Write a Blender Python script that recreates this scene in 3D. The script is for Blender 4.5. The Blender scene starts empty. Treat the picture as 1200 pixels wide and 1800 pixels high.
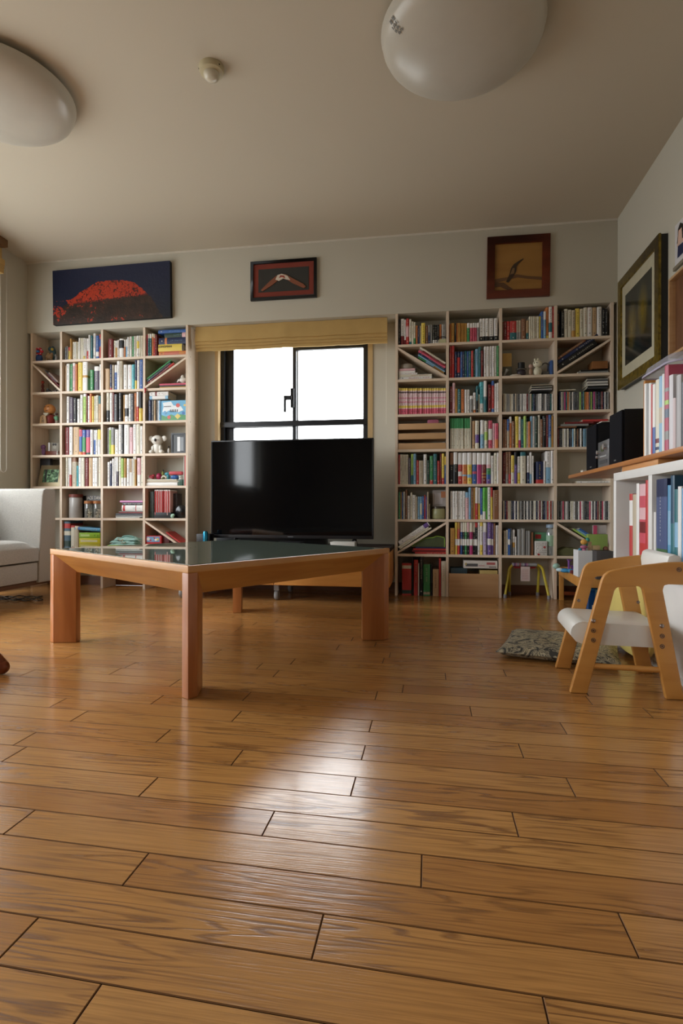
import bpy, bmesh, math, random
from mathutils import Vector, Matrix
R = math.radians
S = bpy.context.scene
C = S.collection
rnd = random.Random(7)

# ------------------------------------------------------------------ camera, world, light, exposure
F, YAW, PITCH, ROLL, HC = 981.0, 0.1560, -0.0012, 0.0015, 0.5594
fw = Vector((-math.sin(YAW)*math.cos(PITCH), math.cos(YAW)*math.cos(PITCH), math.sin(PITCH)))
r0 = Vector((math.cos(YAW), math.sin(YAW), 0)); u0 = r0.cross(fw)
rt = r0*math.cos(ROLL) + u0*math.sin(ROLL); up = -r0*math.sin(ROLL) + u0*math.cos(ROLL)
cd = bpy.data.cameras.new('camera'); cam = bpy.data.objects.new('camera', cd); C.objects.link(cam)
cd.sensor_fit = 'VERTICAL'; cd.sensor_height = 36; cd.sensor_width = 24; cd.lens = F/1800*36
cd.clip_start = 0.02
M = Matrix((rt, up, -fw)).transposed().to_4x4(); M.translation = Vector((0, 0, HC)); cam.matrix_world = M
S.camera = cam
S.view_settings.view_transform = 'Standard'; S.view_settings.look = 'None'
S.view_settings.gamma = 1; S.view_settings.use_curve_mapping = False
S.view_settings.exposure = 1.32
SKY = 5.0
w = bpy.data.worlds.new('overcast_sky'); S.world = w; w.use_nodes = True
nt = w.node_tree; nt.nodes.clear()
wo = nt.nodes.new('ShaderNodeOutputWorld'); bg = nt.nodes.new('ShaderNodeBackground')
tc = nt.nodes.new('ShaderNodeTexCoord'); sp = nt.nodes.new('ShaderNodeSeparateXYZ'); rp = nt.nodes.new('ShaderNodeValToRGB')
nt.links.new(tc.outputs['Generated'], sp.inputs[0]); nt.links.new(sp.outputs['Z'], rp.inputs[0])
rp.color_ramp.elements[0].position = 0.0; rp.color_ramp.elements[0].color = (.33, .34, .335, 1)
rp.color_ramp.elements[1].position = 0.06; rp.color_ramp.elements[1].color = (.93, .97, 1.0, 1)
bg.inputs[1].default_value = SKY
nt.links.new(rp.outputs[0], bg.inputs[0]); nt.links.new(bg.outputs[0], wo.inputs[0])

def portal(name, loc, rot, sx, sy):
    l = bpy.data.lights.new(name, 'AREA'); l.shape = 'RECTANGLE'; l.size = sx; l.size_y = sy
    l.cycles.is_portal = True
    o = bpy.data.objects.new(name, l); C.objects.link(o); o.location = loc; o.rotation_euler = rot
# room
XL, XR, YB, YF, H, YREAR = -2.95, 1.164, 3.91, 3.73, 2.4, -5.2
WB = dict(x0=-1.556, x1=-.394, z0=.92, z1=1.86)                # window in the back wall
WL = [(.75, 3.36, .02, 2.04), (-2.42, -1.14, .93, 2.04)]       # sliding windows in the left wall (y0,y1,z0,z1)
portal('window_portal', ((WB['x0']+WB['x1'])/2, 4.03, 1.39), (R(-90), 0, 0), 1.14, .94)
for y0, y1, z0, z1 in WL:
    portal('side_window_portal', (XL-.11, (y0+y1)/2, (z0+z1)/2), (0, R(-90), 0), z1-z0, y1-y0)

def at(px, py, Y=None, X=None, Z=None):
    d = fw + rt*((px-600)/F) + up*((900-py)/F)
    t = Y/d.y if Y is not None else X/d.x if X is not None else (Z-HC)/d.z
    p = d*t; return Vector((p.x, p.y, p.z+HC))

# ------------------------------------------------------------------ colours and materials
def lin(c):
    if isinstance(c, str): c = tuple(int(c[i:i+2], 16)/255 for i in (0, 2, 4))
    return tuple((x/12.92 if x <= .04045 else ((x+.055)/1.055)**2.4) for x in c)
def newmat(name):
    m = bpy.data.materials.new(name); m.use_nodes = True
    return m, m.node_tree, m.node_tree.nodes['Principled BSDF']
def nd(t, kind, **kw):
    n = t.nodes.new(kind)
    for k, v in kw.items():
        if k.startswith('i_'): n.inputs[k[2:].replace('_', ' ')].default_value = v
        else: setattr(n, k, v)
    return n
def ramp(t, pts):
    n = t.nodes.new('ShaderNodeValToRGB'); e = n.color_ramp.elements
    while len(e) < len(pts): e.new(.5)
    for i, (p, c) in enumerate(pts): e[i].position = p; e[i].color = (*lin(c), 1)
    return n
MC = {}
def mat(hexc, rough=.55, metal=0, spec=.5, var=.06, scale=18, bump=0, alpha=1, trans=0, coat=0, sheen=0):
    key = (hexc, rough, metal, spec, var, scale, bump, alpha, trans, coat, sheen)
    if key in MC: return MC[key]
    m, t, b = newmat('surface_'+hexc)
    c = lin(hexc)
    if var:
        tx = nd(t, 'ShaderNodeTexCoord'); no = nd(t, 'ShaderNodeTexNoise', i_Scale=scale, i_Detail=4)
        t.links.new(tx.outputs['Object'], no.inputs['Vector'])
        rmp = t.nodes.new('ShaderNodeValToRGB')
        rmp.color_ramp.elements[0].position = .3; rmp.color_ramp.elements[1].position = .7
        rmp.color_ramp.elements[0].color = (*[x*(1-var) for x in c], 1); rmp.color_ramp.elements[1].color = (*[min(1, x*(1+var)) for x in c], 1)
        t.links.new(no.outputs[0], rmp.inputs[0]); t.links.new(rmp.outputs[0], b.inputs['Base Color'])
        if bump:
            bp = nd(t, 'ShaderNodeBump', i_Strength=bump, i_Distance=.004)
            t.links.new(no.outputs[0], bp.inputs['Height']); t.links.new(bp.outputs[0], b.inputs['Normal'])
    else: b.inputs['Base Color'].default_value = (*c, 1)
    b.inputs['Roughness'].default_value = rough; b.inputs['Metallic'].default_value = metal
    b.inputs['Specular IOR Level'].default_value = spec; b.inputs['Alpha'].default_value = alpha
    b.inputs['Transmission Weight'].default_value = trans; b.inputs['Coat Weight'].default_value = coat
    b.inputs['Sheen Weight'].default_value = sheen
    MC[key] = m; return m
def wood(name, c1, c2, axis='X', rough=.4, fine=60, stretch=.06, spec=.5, coat=0):
    m, t, b = newmat(name)
    tx = nd(t, 'ShaderNodeTexCoord'); mp = nd(t, 'ShaderNodeMapping'); t.links.new(tx.outputs['Object'], mp.inputs[0])
    mp.inputs['Scale'].default_value = tuple(stretch if a == axis else 1 for a in 'XYZ')
    no = nd(t, 'ShaderNodeTexNoise', i_Scale=fine, i_Detail=5, i_Distortion=.6); t.links.new(mp.outputs[0], no.inputs['Vector'])
    rp = ramp(t, [(.32, c2), (.62, c1)]); t.links.new(no.outputs[0], rp.inputs[0]); t.links.new(rp.outputs[0], b.inputs['Base Color'])
    b.inputs['Roughness'].default_value = rough; b.inputs['Specular IOR Level'].default_value = spec; b.inputs['Coat Weight'].default_value = coat
    return m
def colmat(name, rough=.42, coat=0.0):
    m, t, b = newmat(name)
    a = nd(t, 'ShaderNodeAttribute', attribute_name='Col'); t.links.new(a.outputs['Color'], b.inputs['Base Color'])
    b.inputs['Roughness'].default_value = rough; b.inputs['Coat Weight'].default_value = coat; b.inputs['Coat Roughness'].default_value = .25
    return m
PRINT = colmat('printed_card', .42)
PLAST = colmat('painted_plastic', .3)
def wallmat(name, c, sc=260, bs=.12):
    m, t, b = newmat(name)
    tx = nd(t, 'ShaderNodeTexCoord'); no = nd(t, 'ShaderNodeTexNoise', i_Scale=sc, i_Detail=3); t.links.new(tx.outputs['Object'], no.inputs['Vector'])
    bp = nd(t, 'ShaderNodeBump', i_Strength=bs, i_Distance=.002); t.links.new(no.outputs[0], bp.inputs['Height']); t.links.new(bp.outputs[0], b.inputs['Normal'])
    n2 = nd(t, 'ShaderNodeTexNoise', i_Scale=1.3, i_Detail=2); t.links.new(tx.outputs['Object'], n2.inputs['Vector'])
    l = lin(c); rp = t.nodes.new('ShaderNodeValToRGB'); rp.color_ramp.elements[0].color = (*[x*.96 for x in l], 1); rp.color_ramp.elements[1].color = (*l, 1)
    t.links.new(n2.outputs[0], rp.inputs[0]); t.links.new(rp.outputs[0], b.inputs['Base Color'])
    b.inputs['Roughness'].default_value = .85; b.inputs['Specular IOR Level'].default_value = .2
    return m
def clear(name, tint='f4f8fa', gl=.12, rough=.05, op=.1):
    m, t, b = newmat(name); t.nodes.remove(b); out = t.nodes['Material Output']
    tr = nd(t, 'ShaderNodeBsdfTransparent'); tr.inputs[0].default_value = (*lin(tint), 1)
    g = nd(t, 'ShaderNodeBsdfGlossy'); g.inputs['Roughness'].default_value = rough
    df = nd(t, 'ShaderNodeBsdfDiffuse'); df.inputs[0].default_value = (*lin(tint), 1)
    a = nd(t, 'ShaderNodeMixShader'); a.inputs[0].default_value = gl; c = nd(t, 'ShaderNodeMixShader'); c.inputs[0].default_value = op
    t.links.new(tr.outputs[0], a.inputs[1]); t.links.new(g.outputs[0], a.inputs[2]); t.links.new(a.outputs[0], c.inputs[1]); t.links.new(df.outputs[0], c.inputs[2])
    t.links.new(c.outputs[0], out.inputs['Surface']); return m
WALL = wallmat('white_wallpaper', 'c6c2b4'); CEIL = wallmat('ceiling_paper', 'c6bdab')
BIRCH = wood('pale_birch_board', 'dccab6', 'd3bfa8', 'Z', .5, 40, .05)
BIRCHX = wood('pale_birch_shelf', 'dfcdb9', 'd7c3ab', 'X', .5, 40, .05)
TABLEW = wood('reddish_table_wood', 'c08b4a', 'ae773a', 'X', .33, 26, .12)
ORANGEW = wood('orange_varnished_wood', 'c88a45', 'b87936', 'X', .35, 22, .1)
CHAIRW = wood('honey_plywood', 'c48b45', 'b87d3a', 'X', .38, 24, .12)
DARKW = wood('dark_red_wood', '7a3a1c', '64290f', 'X', .35, 30, .1)
FLATW = wood('light_drawer_wood', 'c29b70', 'b88f63', 'X', .5, 40, .05)

# ------------------------------------------------------------------ mesh builder
PAL = dict(wh=('e6e4e0', 'white'), cr=('dcd6c0', 'cream'), be=('bfb095', 'beige'), gy=('8f8f8c', 'grey'), dg=('4a4c52', 'dark grey'), bk=('17171a', 'black'),
 nv=('1f2c55', 'navy'), bl=('2f62ae', 'blue'), lb=('7fb4d6', 'light blue'), tq=('3fb3c0', 'turquoise'), gn=('2f9150', 'green'), dgn=('27443a', 'dark green'),
 lg=('a6cf4c', 'light green'), ye=('e8cb2c', 'yellow'), oc=('bf8a25', 'ochre'), lm=('5fd03c', 'lime green'), rd=('c42a26', 'red'), dr=('7a1c20', 'dark red'), pk=('d8506e', 'pink'), lp=('e3b3b8', 'pale pink'),
 pu=('6a4a9a', 'purple'), br=('8a5a36', 'brown'), tn=('c9a577', 'tan'), ma=('c02a78', 'magenta'), lv=('b7a8d0', 'lavender'), te=('1f6f78', 'teal'), dv=('5a4f63', 'dusky violet'),
 **{'or': ('d97b2c', 'orange')})
def P(c):
    l = lin(PAL[c][0]) if c in PAL else lin(c); g = .3*l[0]+.6*l[1]+.1*l[2]
    return tuple(x*.86+g*.14 for x in l)
class MB:
    def __init__(s): s.v = []; s.f = []; s.m = []; s.c = []
    def face(s, pts, m=0, c=None):
        i = len(s.v); s.v += [tuple(p) for p in pts]; s.f.append(tuple(range(i, i+len(pts)))); s.m.append(m); s.c.append(c or (1, 1, 1))
    def box(s, x0, x1, y0, y1, z0, z1, m=0, c=None, M=None):
        q = [Vector((x, y, z)) for z in (z0, z1) for y in (y0, y1) for x in (x0, x1)]
        if M: q = [M @ a for a in q]
        i = len(s.v); s.v += [tuple(a) for a in q]
        for f in ((0, 2, 3, 1), (4, 5, 7, 6), (0, 1, 5, 4), (2, 6, 7, 3), (0, 4, 6, 2), (1, 3, 7, 5)):
            s.f.append(tuple(i+k for k in f)); s.m.append(m); s.c.append(c or (1, 1, 1))
        return s
    def prism(s, poly, a0, a1, axis='Y', m=0, c=None, M=None):
        def P3(p, a): 
            q = Vector((p[0], a, p[1])) if axis == 'Y' else Vector((p[0], p[1], a)) if axis == 'Z' else Vector((a, p[0], p[1]))
            return M @ q if M else q
        n = len(poly); i = len(s.v); s.v += [tuple(P3(p, a0)) for p in poly] + [tuple(P3(p, a1)) for p in poly]
        fs = [tuple(range(i, i+n)), tuple(range(i+2*n-1, i+n-1, -1))] + [(i+(k+1) % n, i+k, i+n+k, i+n+(k+1) % n) for k in range(n)]
        for f in fs: s.f.append(f); s.m.append(m); s.c.append(c or (1, 1, 1))
        return s
    def lathe(s, prof, n=20, cx=0, cy=0, m=0, c=None, M=None, sx=1, sy=1):
        i = len(s.v); k = len(prof)
        for j in range(n):
            a = 2*math.pi*j/n
            for r, z in prof:
                q = Vector((cx+r*sx*math.cos(a), cy+r*sy*math.sin(a), z)); s.v.append(tuple(M @ q if M else q))
        for j in range(n):
            for q in range(k-1):
                a, b = i+j*k+q, i+((j+1) % n)*k+q
                s.f.append((a, b, b+1, a+1)); s.m.append(m); s.c.append(c or (1, 1, 1))
        for q, r in ((0, 1), (k-1, 0)):
            if prof[q][0] > 1e-6:
                f = [i+j*k+q for j in range(n)]; s.f.append(tuple(f[::-1] if r else f)); s.m.append(m); s.c.append(c or (1, 1, 1))
        return s
    def ball(s, cx, cy, cz, rx, ry=None, rz=None, n=14, m=0, c=None, M=None):
        ry = ry or rx; rz = rz or rx
        pr = [(max(1e-5, math.sin(math.pi*k/8)), -math.cos(math.pi*k/8)) for k in range(9)]
        T = Matrix.Translation((cx, cy, cz)) @ Matrix.Diagonal((rx, ry, rz, 1))
        return s.lathe(pr, n, 0, 0, m, c, (M @ T) if M else T)
    def tube(s, pts, r, n=8, m=0, c=None, closed=False):
        pts = [Vector(p) for p in pts]; k = len(pts); i = len(s.v); last = None
        for j, p in enumerate(pts):
            d = (pts[(j+1) % k if closed else min(j+1, k-1)]-pts[(j-1) if (j or closed) else 0]).normalized()
            a = d.orthogonal() if last is None else (last-d*last.dot(d))
            a.normalize(); last = a; b = d.cross(a)
            rr = r[j] if isinstance(r, (list, tuple)) else r
            for q in range(n): t = 2*math.pi*q/n; s.v.append(tuple(p+a*rr*math.cos(t)+b*rr*math.sin(t)))
        for j in range(k if closed else k-1):
            for q in range(n):
                a0, b0 = i+j*n, i+((j+1) % k)*n
                s.f.append((a0+q, a0+(q+1) % n, b0+(q+1) % n, b0+q)); s.m.append(m); s.c.append(c or (1, 1, 1))
        if not closed:
            s.f.append(tuple(i+q for q in range(n))[::-1]); s.f.append(tuple(i+(k-1)*n+q for q in range(n)))
            s.m += [m, m]; s.c += [c or (1, 1, 1)]*2
        return s
    def build(s, name, mats, parent=None, loc=None, rot=None, smooth=False, bevel=0, seg=2, weld=False):
        me = bpy.data.meshes.new(name); me.from_pydata(s.v, [], s.f)
        if not isinstance(mats, (list, tuple)): mats = [mats]
        for x in mats: me.materials.append(x)
        me.polygons.foreach_set('material_index', s.m)
        if any(c != (1, 1, 1) for c in s.c):
            at_ = me.color_attributes.new('Col', 'FLOAT_COLOR', 'CORNER'); data = []
            for p in me.polygons: data += [*s.c[p.index], 1.0]*p.loop_total
            at_.data.foreach_set('color', data)
        if weld or bevel:
            bm = bmesh.new(); bm.from_mesh(me); bmesh.ops.remove_doubles(bm, verts=bm.verts, dist=1e-5)
            if bevel:
                es = [e for e in bm.edges if len(e.link_faces) == 2 and e.calc_face_angle(0) > R(25)]
                bmesh.ops.bevel(bm, geom=es, offset=bevel, segments=seg, profile=.6, affect='EDGES', clamp_overlap=True)
            bmesh.ops.recalc_face_normals(bm, faces=bm.faces)
            bm.to_mesh(me); bm.free()
        if smooth or bevel:
            for p in me.polygons: p.use_smooth = True
            try: me.set_sharp_from_angle(angle=R(40))
            except Exception: pass
        me.update()
        o = bpy.data.objects.new(name, me); C.objects.link(o)
        if parent: o.parent = parent
        if loc is not None: o.location = loc
        if rot is not None: o.rotation_euler = rot
        return o
def tag(o, label=None, cat=None, group=None, kind=None):
    if label: o['label'] = label
    if cat: o['category'] = cat
    if group: o['group'] = group
    if kind: o['kind'] = kind
    return o
def thing(name, label, cat, loc=(0, 0, 0), rz=0, group=None):
    o = bpy.data.objects.new(name, None); C.objects.link(o); o.location = loc; o.rotation_euler = (0, 0, rz)
    o.empty_display_size = .05
    return tag(o, label, cat, group)
def box(name, m, parent, x0, x1, y0, y1, z0, z1, bevel=0, c=None, **k):
    return MB().box(x0, x1, y0, y1, z0, z1, 0, c).build(name, m, parent, bevel=bevel, **k)
def text(name, body, size, m, parent, loc, rot, ext=.0004):
    cu = bpy.data.curves.new(name, 'FONT'); cu.body = body; cu.size = size; cu.extrude = ext; cu.materials.append(m)
    cu.align_x = 'CENTER'; cu.align_y = 'CENTER'
    tmp = bpy.data.objects.new(name, cu); me = bpy.data.meshes.new_from_object(tmp); bpy.data.objects.remove(tmp)
    if not me.materials: me.materials.append(m)
    o = bpy.data.objects.new(name, me); C.objects.link(o); o.parent = parent; o.location = loc; o.rotation_euler = rot
    return o
def struct(o): o['kind'] = 'structure'; return o
ORD = 'zeroth first second third fourth fifth sixth seventh eighth ninth tenth eleventh twelfth thirteenth fourteenth fifteenth sixteenth seventeenth eighteenth nineteenth twentieth twenty-first twenty-second twenty-third twenty-fourth twenty-fifth twenty-sixth twenty-seventh twenty-eighth twenty-ninth thirtieth thirty-first thirty-second thirty-third thirty-fourth thirty-fifth'.split()

# ------------------------------------------------------------------ room shell
def floor():
    m, t, b = newmat('oak_floor_boards')
    at_ = nd(t, 'ShaderNodeAttribute', attribute_name='Col'); tx = nd(t, 'ShaderNodeTexCoord')
    off = nd(t, 'ShaderNodeVectorMath', operation='SCALE'); off.inputs['Scale'].default_value = 37.0
    t.links.new(at_.outputs['Color'], off.inputs[0])
    ad = nd(t, 'ShaderNodeVectorMath', operation='ADD'); t.links.new(tx.outputs['Object'], ad.inputs[0]); t.links.new(off.outputs[0], ad.inputs[1])
    # cathedral grain: bands across the board, bent by a stretched noise
    mp = nd(t, 'ShaderNodeMapping'); mp.inputs['Scale'].default_value = (1.25, 15, 1); t.links.new(ad.outputs[0], mp.inputs[0])
    n1 = nd(t, 'ShaderNodeTexNoise', i_Scale=1.0, i_Detail=2.5, i_Roughness=.55); t.links.new(mp.outputs[0], n1.inputs['Vector'])
    mu = nd(t, 'ShaderNodeMath', operation='MULTIPLY'); mu.inputs[1].default_value = 95; t.links.new(n1.outputs[0], mu.inputs[0])
    si = nd(t, 'ShaderNodeMath', operation='SINE'); t.links.new(mu.outputs[0], si.inputs[0])
    r1 = ramp(t, [(.0, '000000'), (.62, '080808'), (.99, 'ffffff')])
    ma = nd(t, 'ShaderNodeMath', operation='MULTIPLY_ADD'); ma.inputs[1].default_value = .5; ma.inputs[2].default_value = .5; t.links.new(si.outputs[0], ma.inputs[0])
    t.links.new(ma.outputs[0], r1.inputs[0])
    # pores: fine streaks
    mp2 = nd(t, 'ShaderNodeMapping'); mp2.inputs['Scale'].default_value = (7, 330, 1); t.links.new(ad.outputs[0], mp2.inputs[0])
    n2 = nd(t, 'ShaderNodeTexNoise', i_Scale=1.0, i_Detail=3, i_Roughness=.6); t.links.new(mp2.outputs[0], n2.inputs['Vector'])
    r2 = ramp(t, [(.4, '000000'), (.62, 'ffffff')]); t.links.new(n2.outputs[0], r2.inputs[0])
    # patchy strength of the grain
    mp3 = nd(t, 'ShaderNodeMapping'); mp3.inputs['Scale'].default_value = (2.0, 9, 1); t.links.new(ad.outputs[0], mp3.inputs[0])
    n3 = nd(t, 'ShaderNodeTexNoise', i_Scale=1.3, i_Detail=1.5); t.links.new(mp3.outputs[0], n3.inputs['Vector'])
    r3 = ramp(t, [(.36, '000000'), (.66, 'ffffff')]); t.links.new(n3.outputs[0], r3.inputs[0])
    g = nd(t, 'ShaderNodeMath', operation='MULTIPLY'); t.links.new(r1.outputs[0], g.inputs[0]); t.links.new(r3.outputs[0], g.inputs[1])
    g2 = nd(t, 'ShaderNodeMath', operation='MULTIPLY'); t.links.new(g.outputs[0], g2.inputs[0]); g2.inputs[1].default_value = .75
    g3 = nd(t, 'ShaderNodeMath', operation='MULTIPLY_ADD'); t.links.new(r2.outputs[0], g3.inputs[0]); g3.inputs[1].default_value = .38; t.links.new(g2.outputs[0], g3.inputs[2])
    g3.use_clamp = True
    sx = nd(t, 'ShaderNodeSeparateColor'); t.links.new(at_.outputs['Color'], sx.inputs[0])
    base = ramp(t, [(0, 'b68148'), (.5, 'c18d50'), (1, 'a9733d')]); t.links.new(sx.outputs[0], base.inputs[0])
    dark = nd(t, 'ShaderNodeMix', data_type='RGBA'); dark.inputs[7].default_value = (*lin('7a5029'), 1)
    t.links.new(g3.outputs[0], dark.inputs[0]); t.links.new(base.outputs[0], dark.inputs[6])
    t.links.new(dark.outputs[2], b.inputs['Base Color'])
    rr = nd(t, 'ShaderNodeMath', operation='MULTIPLY_ADD'); rr.inputs[1].default_value = .12; rr.inputs[2].default_value = .17; t.links.new(g3.outputs[0], rr.inputs[0])
    t.links.new(rr.outputs[0], b.inputs['Roughness']); b.inputs['Specular IOR Level'].default_value = .5; b.inputs['Coat Weight'].default_value = .2; b.inputs['Coat Roughness'].default_value = .12
    bp = nd(t, 'ShaderNodeBump', i_Strength=.16, i_Distance=.0012); inv = nd(t, 'ShaderNodeMath', operation='MULTIPLY'); inv.inputs[1].default_value = -1
    t.links.new(g3.outputs[0], inv.inputs[0]); t.links.new(inv.outputs[0], bp.inputs['Height']); t.links.new(bp.outputs[0], b.inputs['Normal'])
    gr = mat('382113', .8, var=0, spec=.1)
    W, A, SL = .0807, .031, -.033
    known = {7: [.13], 8: [-.144], 9: [-.452, .261], 10: [-.727, -.011], 11: [-.284], 12: [-.562, .153], 13: [-.941, -.152], 14: [-.43, .285],
             15: [-.653, -.15, .483], 16: [-.942, .213], 17: [-.518, -.15], 18: [-.796, .343], 19: [.116], 20: [-.158]}
    mb = MB(); mb.box(XL, XR, YREAR, YB, -.05, -.0022, 1)
    r = random.Random(3); e, ch = .0005, .0012
    n0, n1_ = int((YREAR-.2)/W)-1, int((YB+.2)/W)+1
    for k in range(n0, n1_):
        js = list(known.get(k, [])) or [r.uniform(-.5, .5)]
        x = js[-1]
        while x < XR: x += r.choice((.55, .66, .76, .9, 1.0)); js.append(x)
        x = js[0]
        while x > XL: x -= r.choice((.55, .66, .76, .9, 1.0)); js.insert(0, x)
        for xa, xb in zip(js, js[1:]):
            xa, xb = max(xa, XL), min(xb, XR)
            if xb-xa < .01: continue
            c = (r.random(), r.random(), r.random())
            def q(x, j, ins, z): return (x, min(max(A+W*(k+j)+SL*x+(ins if j == 0 else -ins), YREAR), YB), z)
            if q(xa, 1, 0, 0)[1] <= YREAR+.002 or q(xa, 0, 0, 0)[1] >= YB-.002: continue
            top = [q(xa+e+ch, 0, e+ch, 0), q(xb-e-ch, 0, e+ch, 0), q(xb-e-ch, 1, e+ch, 0), q(xa+e+ch, 1, e+ch, 0)]
            low = [q(xa+e, 0, e, -.0012), q(xb-e, 0, e, -.0012), q(xb-e, 1, e, -.0012), q(xa+e, 1, e, -.0012)]
            bot = [(p[0], p[1], -.0022) for p in low]
            mb.face(top, 0, c)
            for i in range(4):
                j = (i+1) % 4
                mb.face([low[i], low[j], top[j], top[i]], 2, c); mb.face([bot[i], bot[j], low[j], low[i]], 1, c)
    struct(mb.build('floor', [m, gr, mat('7d5732', .6, var=0, spec=.2)]))
floor()
struct(box('ceiling', CEIL, None, XL-.2, XR+.1, YREAR-.1, YB+.1, H, H+.1))
# back wall with the window opening; the beam above the bookcases
mb = MB()
for x0, x1, z0, z1 in ((XL-.2, WB['x0'], 0, H), (WB['x1'], XR+.1, 0, H), (WB['x0'], WB['x1'], 0, WB['z0']), (WB['x0'], WB['x1'], WB['z1'], H)):
    mb.box(x0, x1, YB, YB+.12, z0, z1)
struct(mb.build('wall_back', WALL))
struct(box('wall_beam', WALL, None, XL, XR, YF, YB, 1.876, H, .003))
struct(box('wall_right', WALL, None, XR, XR+.1, YREAR-.1, YB+.12, 0, H))
struct(box('wall_front', WALL, None, XL-.2, XR+.1, YREAR-.1, YREAR, 0, H))
mb = MB(); ys = sorted([(y0, y1, z0, z1) for y0, y1, z0, z1 in WL]); y = YREAR
for y0, y1, z0, z1 in ys:
    mb.box(XL-.15, XL, y, y0, 0, H); mb.box(XL-.15, XL, y0, y1, z1, H); mb.box(XL-.15, XL, y0, y1, 0, z0); y = y1
mb.box(XL-.15, XL, y, YB, 0, H)
struct(mb.build('wall_left', WALL))
BASEB = wood('brown_baseboard', '6e452a', '5c3820', 'X', .5, 30, .05)
struct(box('baseboard_back', BASEB, None, XL, XR, YB-.012, YB, 0, .065))
struct(box('trim_1', mat('cfc9bc', .7), None, XL, XR, YF-.004, YF, H-.012, H))
GLASS = clear('window_glass', 'ffffff', .06, .02, .02)
BLACKAL = mat('26272b', .4, .3, var=.03)
TANW = wood('tan_window_casing', 'c7ab7c', 'bb9d6e', 'Z', .5, 30, .08)
def windows():
    x0, x1, z0, z1 = WB['x0'], WB['x1'], WB['z0'], WB['z1']
    w = thing('window_1', 'black aluminium sliding window in tan casing above the television', 'window', ((x0+x1)/2, YB, z0)); w['kind'] = 'structure'
    cx = (x0+x1)/2
    def bx(n, m, a, b, ya, yb, c, d, bev=.002, par=w): return box(n, m, par, a-cx, b-cx, ya-YB, yb-YB, c-z0, d-z0, bev)
    mb = MB()
    for a, b, c, d in ((x0, x0+.026, z0, z1), (x1-.034, x1, z0, z1), (x0+.026, x1-.034, z0, z0+.03), (x0+.026, x1-.034, z1-.02, z1)):
        mb.box(a-cx, b-cx, -.008, .13, c-z0, d-z0)
    mb.build('window_casing', TANW, w)
    mb = MB(); a0, a1, f0, f1 = x0+.026, x1-.034, .045, .118
    for a, b, c, d in ((a0, a0+.025, z0+.03, z1-.02), (a1-.012, a1, z0+.03, z1-.02), (a0, a1, z0+.03, z0+.06), (a0, a1, z1-.04, z1-.02)):
        mb.box(a-cx, b-cx, f0, f1, c-z0, d-z0)
    mb.build('window_frame', BLACKAL, w)
    # sashes: left one behind, right one in front, with a middle rail
    p = {k: at(k, 700, Y=YB+.06).x for k in (387, 396, 405, 411, 515, 522, 640, 646)}
    zr0, zr1 = at(520, 749, Y=YB+.06).z, at(520, 741, Y=YB+.06).z
    ztop = at(640, 611, Y=YB+.06).z
    for n, (l, r, ya, yb, le, ri) in enumerate(((a0+.025, p[522], .085, .112, .060, .03), (p[515]-.002, a1-.012, .05, .078, .026, .028))):
        mb = MB()
        for a, b, c, d in ((l, l+le, z0+.06, z1-.04), (r-ri, r, z0+.06, z1-.04), (l+le, r-ri, z0+.06, z0+.1), (l+le, r-ri, (ztop if n else z1-.08), z1-.04), (l+le, r-ri, zr0, zr1)):
            mb.box(a-cx, b-cx, ya, yb, c-z0, d-z0)
        o = mb.build('sash', BLACKAL, w)
        g = MB().box(l+le-cx, r-ri-cx, (ya+yb)/2-.002, (ya+yb)/2+.002, z0+.1-z0, z1-.08-z0 if not n else ztop-z0).build('window_pane', GLASS, o)
    box('middle_rail', BLACKAL, w, a0-cx, a1-cx, .036, .05, zr0-.002-z0, zr1+.004-z0, .002)
    hz = at(510, 700, Y=YB+.04).z-z0; hx = p[515]-cx
    mb = MB(); mb.box(hx-.012, hx+.014, .024, .05, hz-.07, hz+.07); mb.box(hx-.05, hx, .008, .03, hz-.016, hz+.014); mb.box(hx-.056, hx-.040, .004, .022, hz-.105, hz+.014)
    mb.build('window_latch', BLACKAL, w, bevel=.002)
    for i, (y0, y1, z0_, z1_) in enumerate(WL):
        w2 = thing('window_%d' % (i+2), ('tall sliding glass door behind the sofa, just out of frame', 'single pane window with a sill at the near end of the room')[i], 'window', (XL, y0, 0)); w2['kind'] = 'structure'
        mb = MB(); L = y1-y0
        for a, b, c, d in ((0, .05, z0_, z1_), (L-.05, L, z0_, z1_), (0, L, z0_, z0_+.06), (0, L, z1_-.05, z1_)) + (((L/2-.04, L/2+.04, z0_, z1_), (0, L, .85, .9)) if i < 1 else ()):
            mb.box(-.1, -.06, a, b, c, d)
        mb.build('window_frame', BLACKAL, w2)
        MB().box(-.083, -.079, .05, L-.05, z0_+.06, z1_-.05).build('window_pane', GLASS, w2)
windows()

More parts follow.
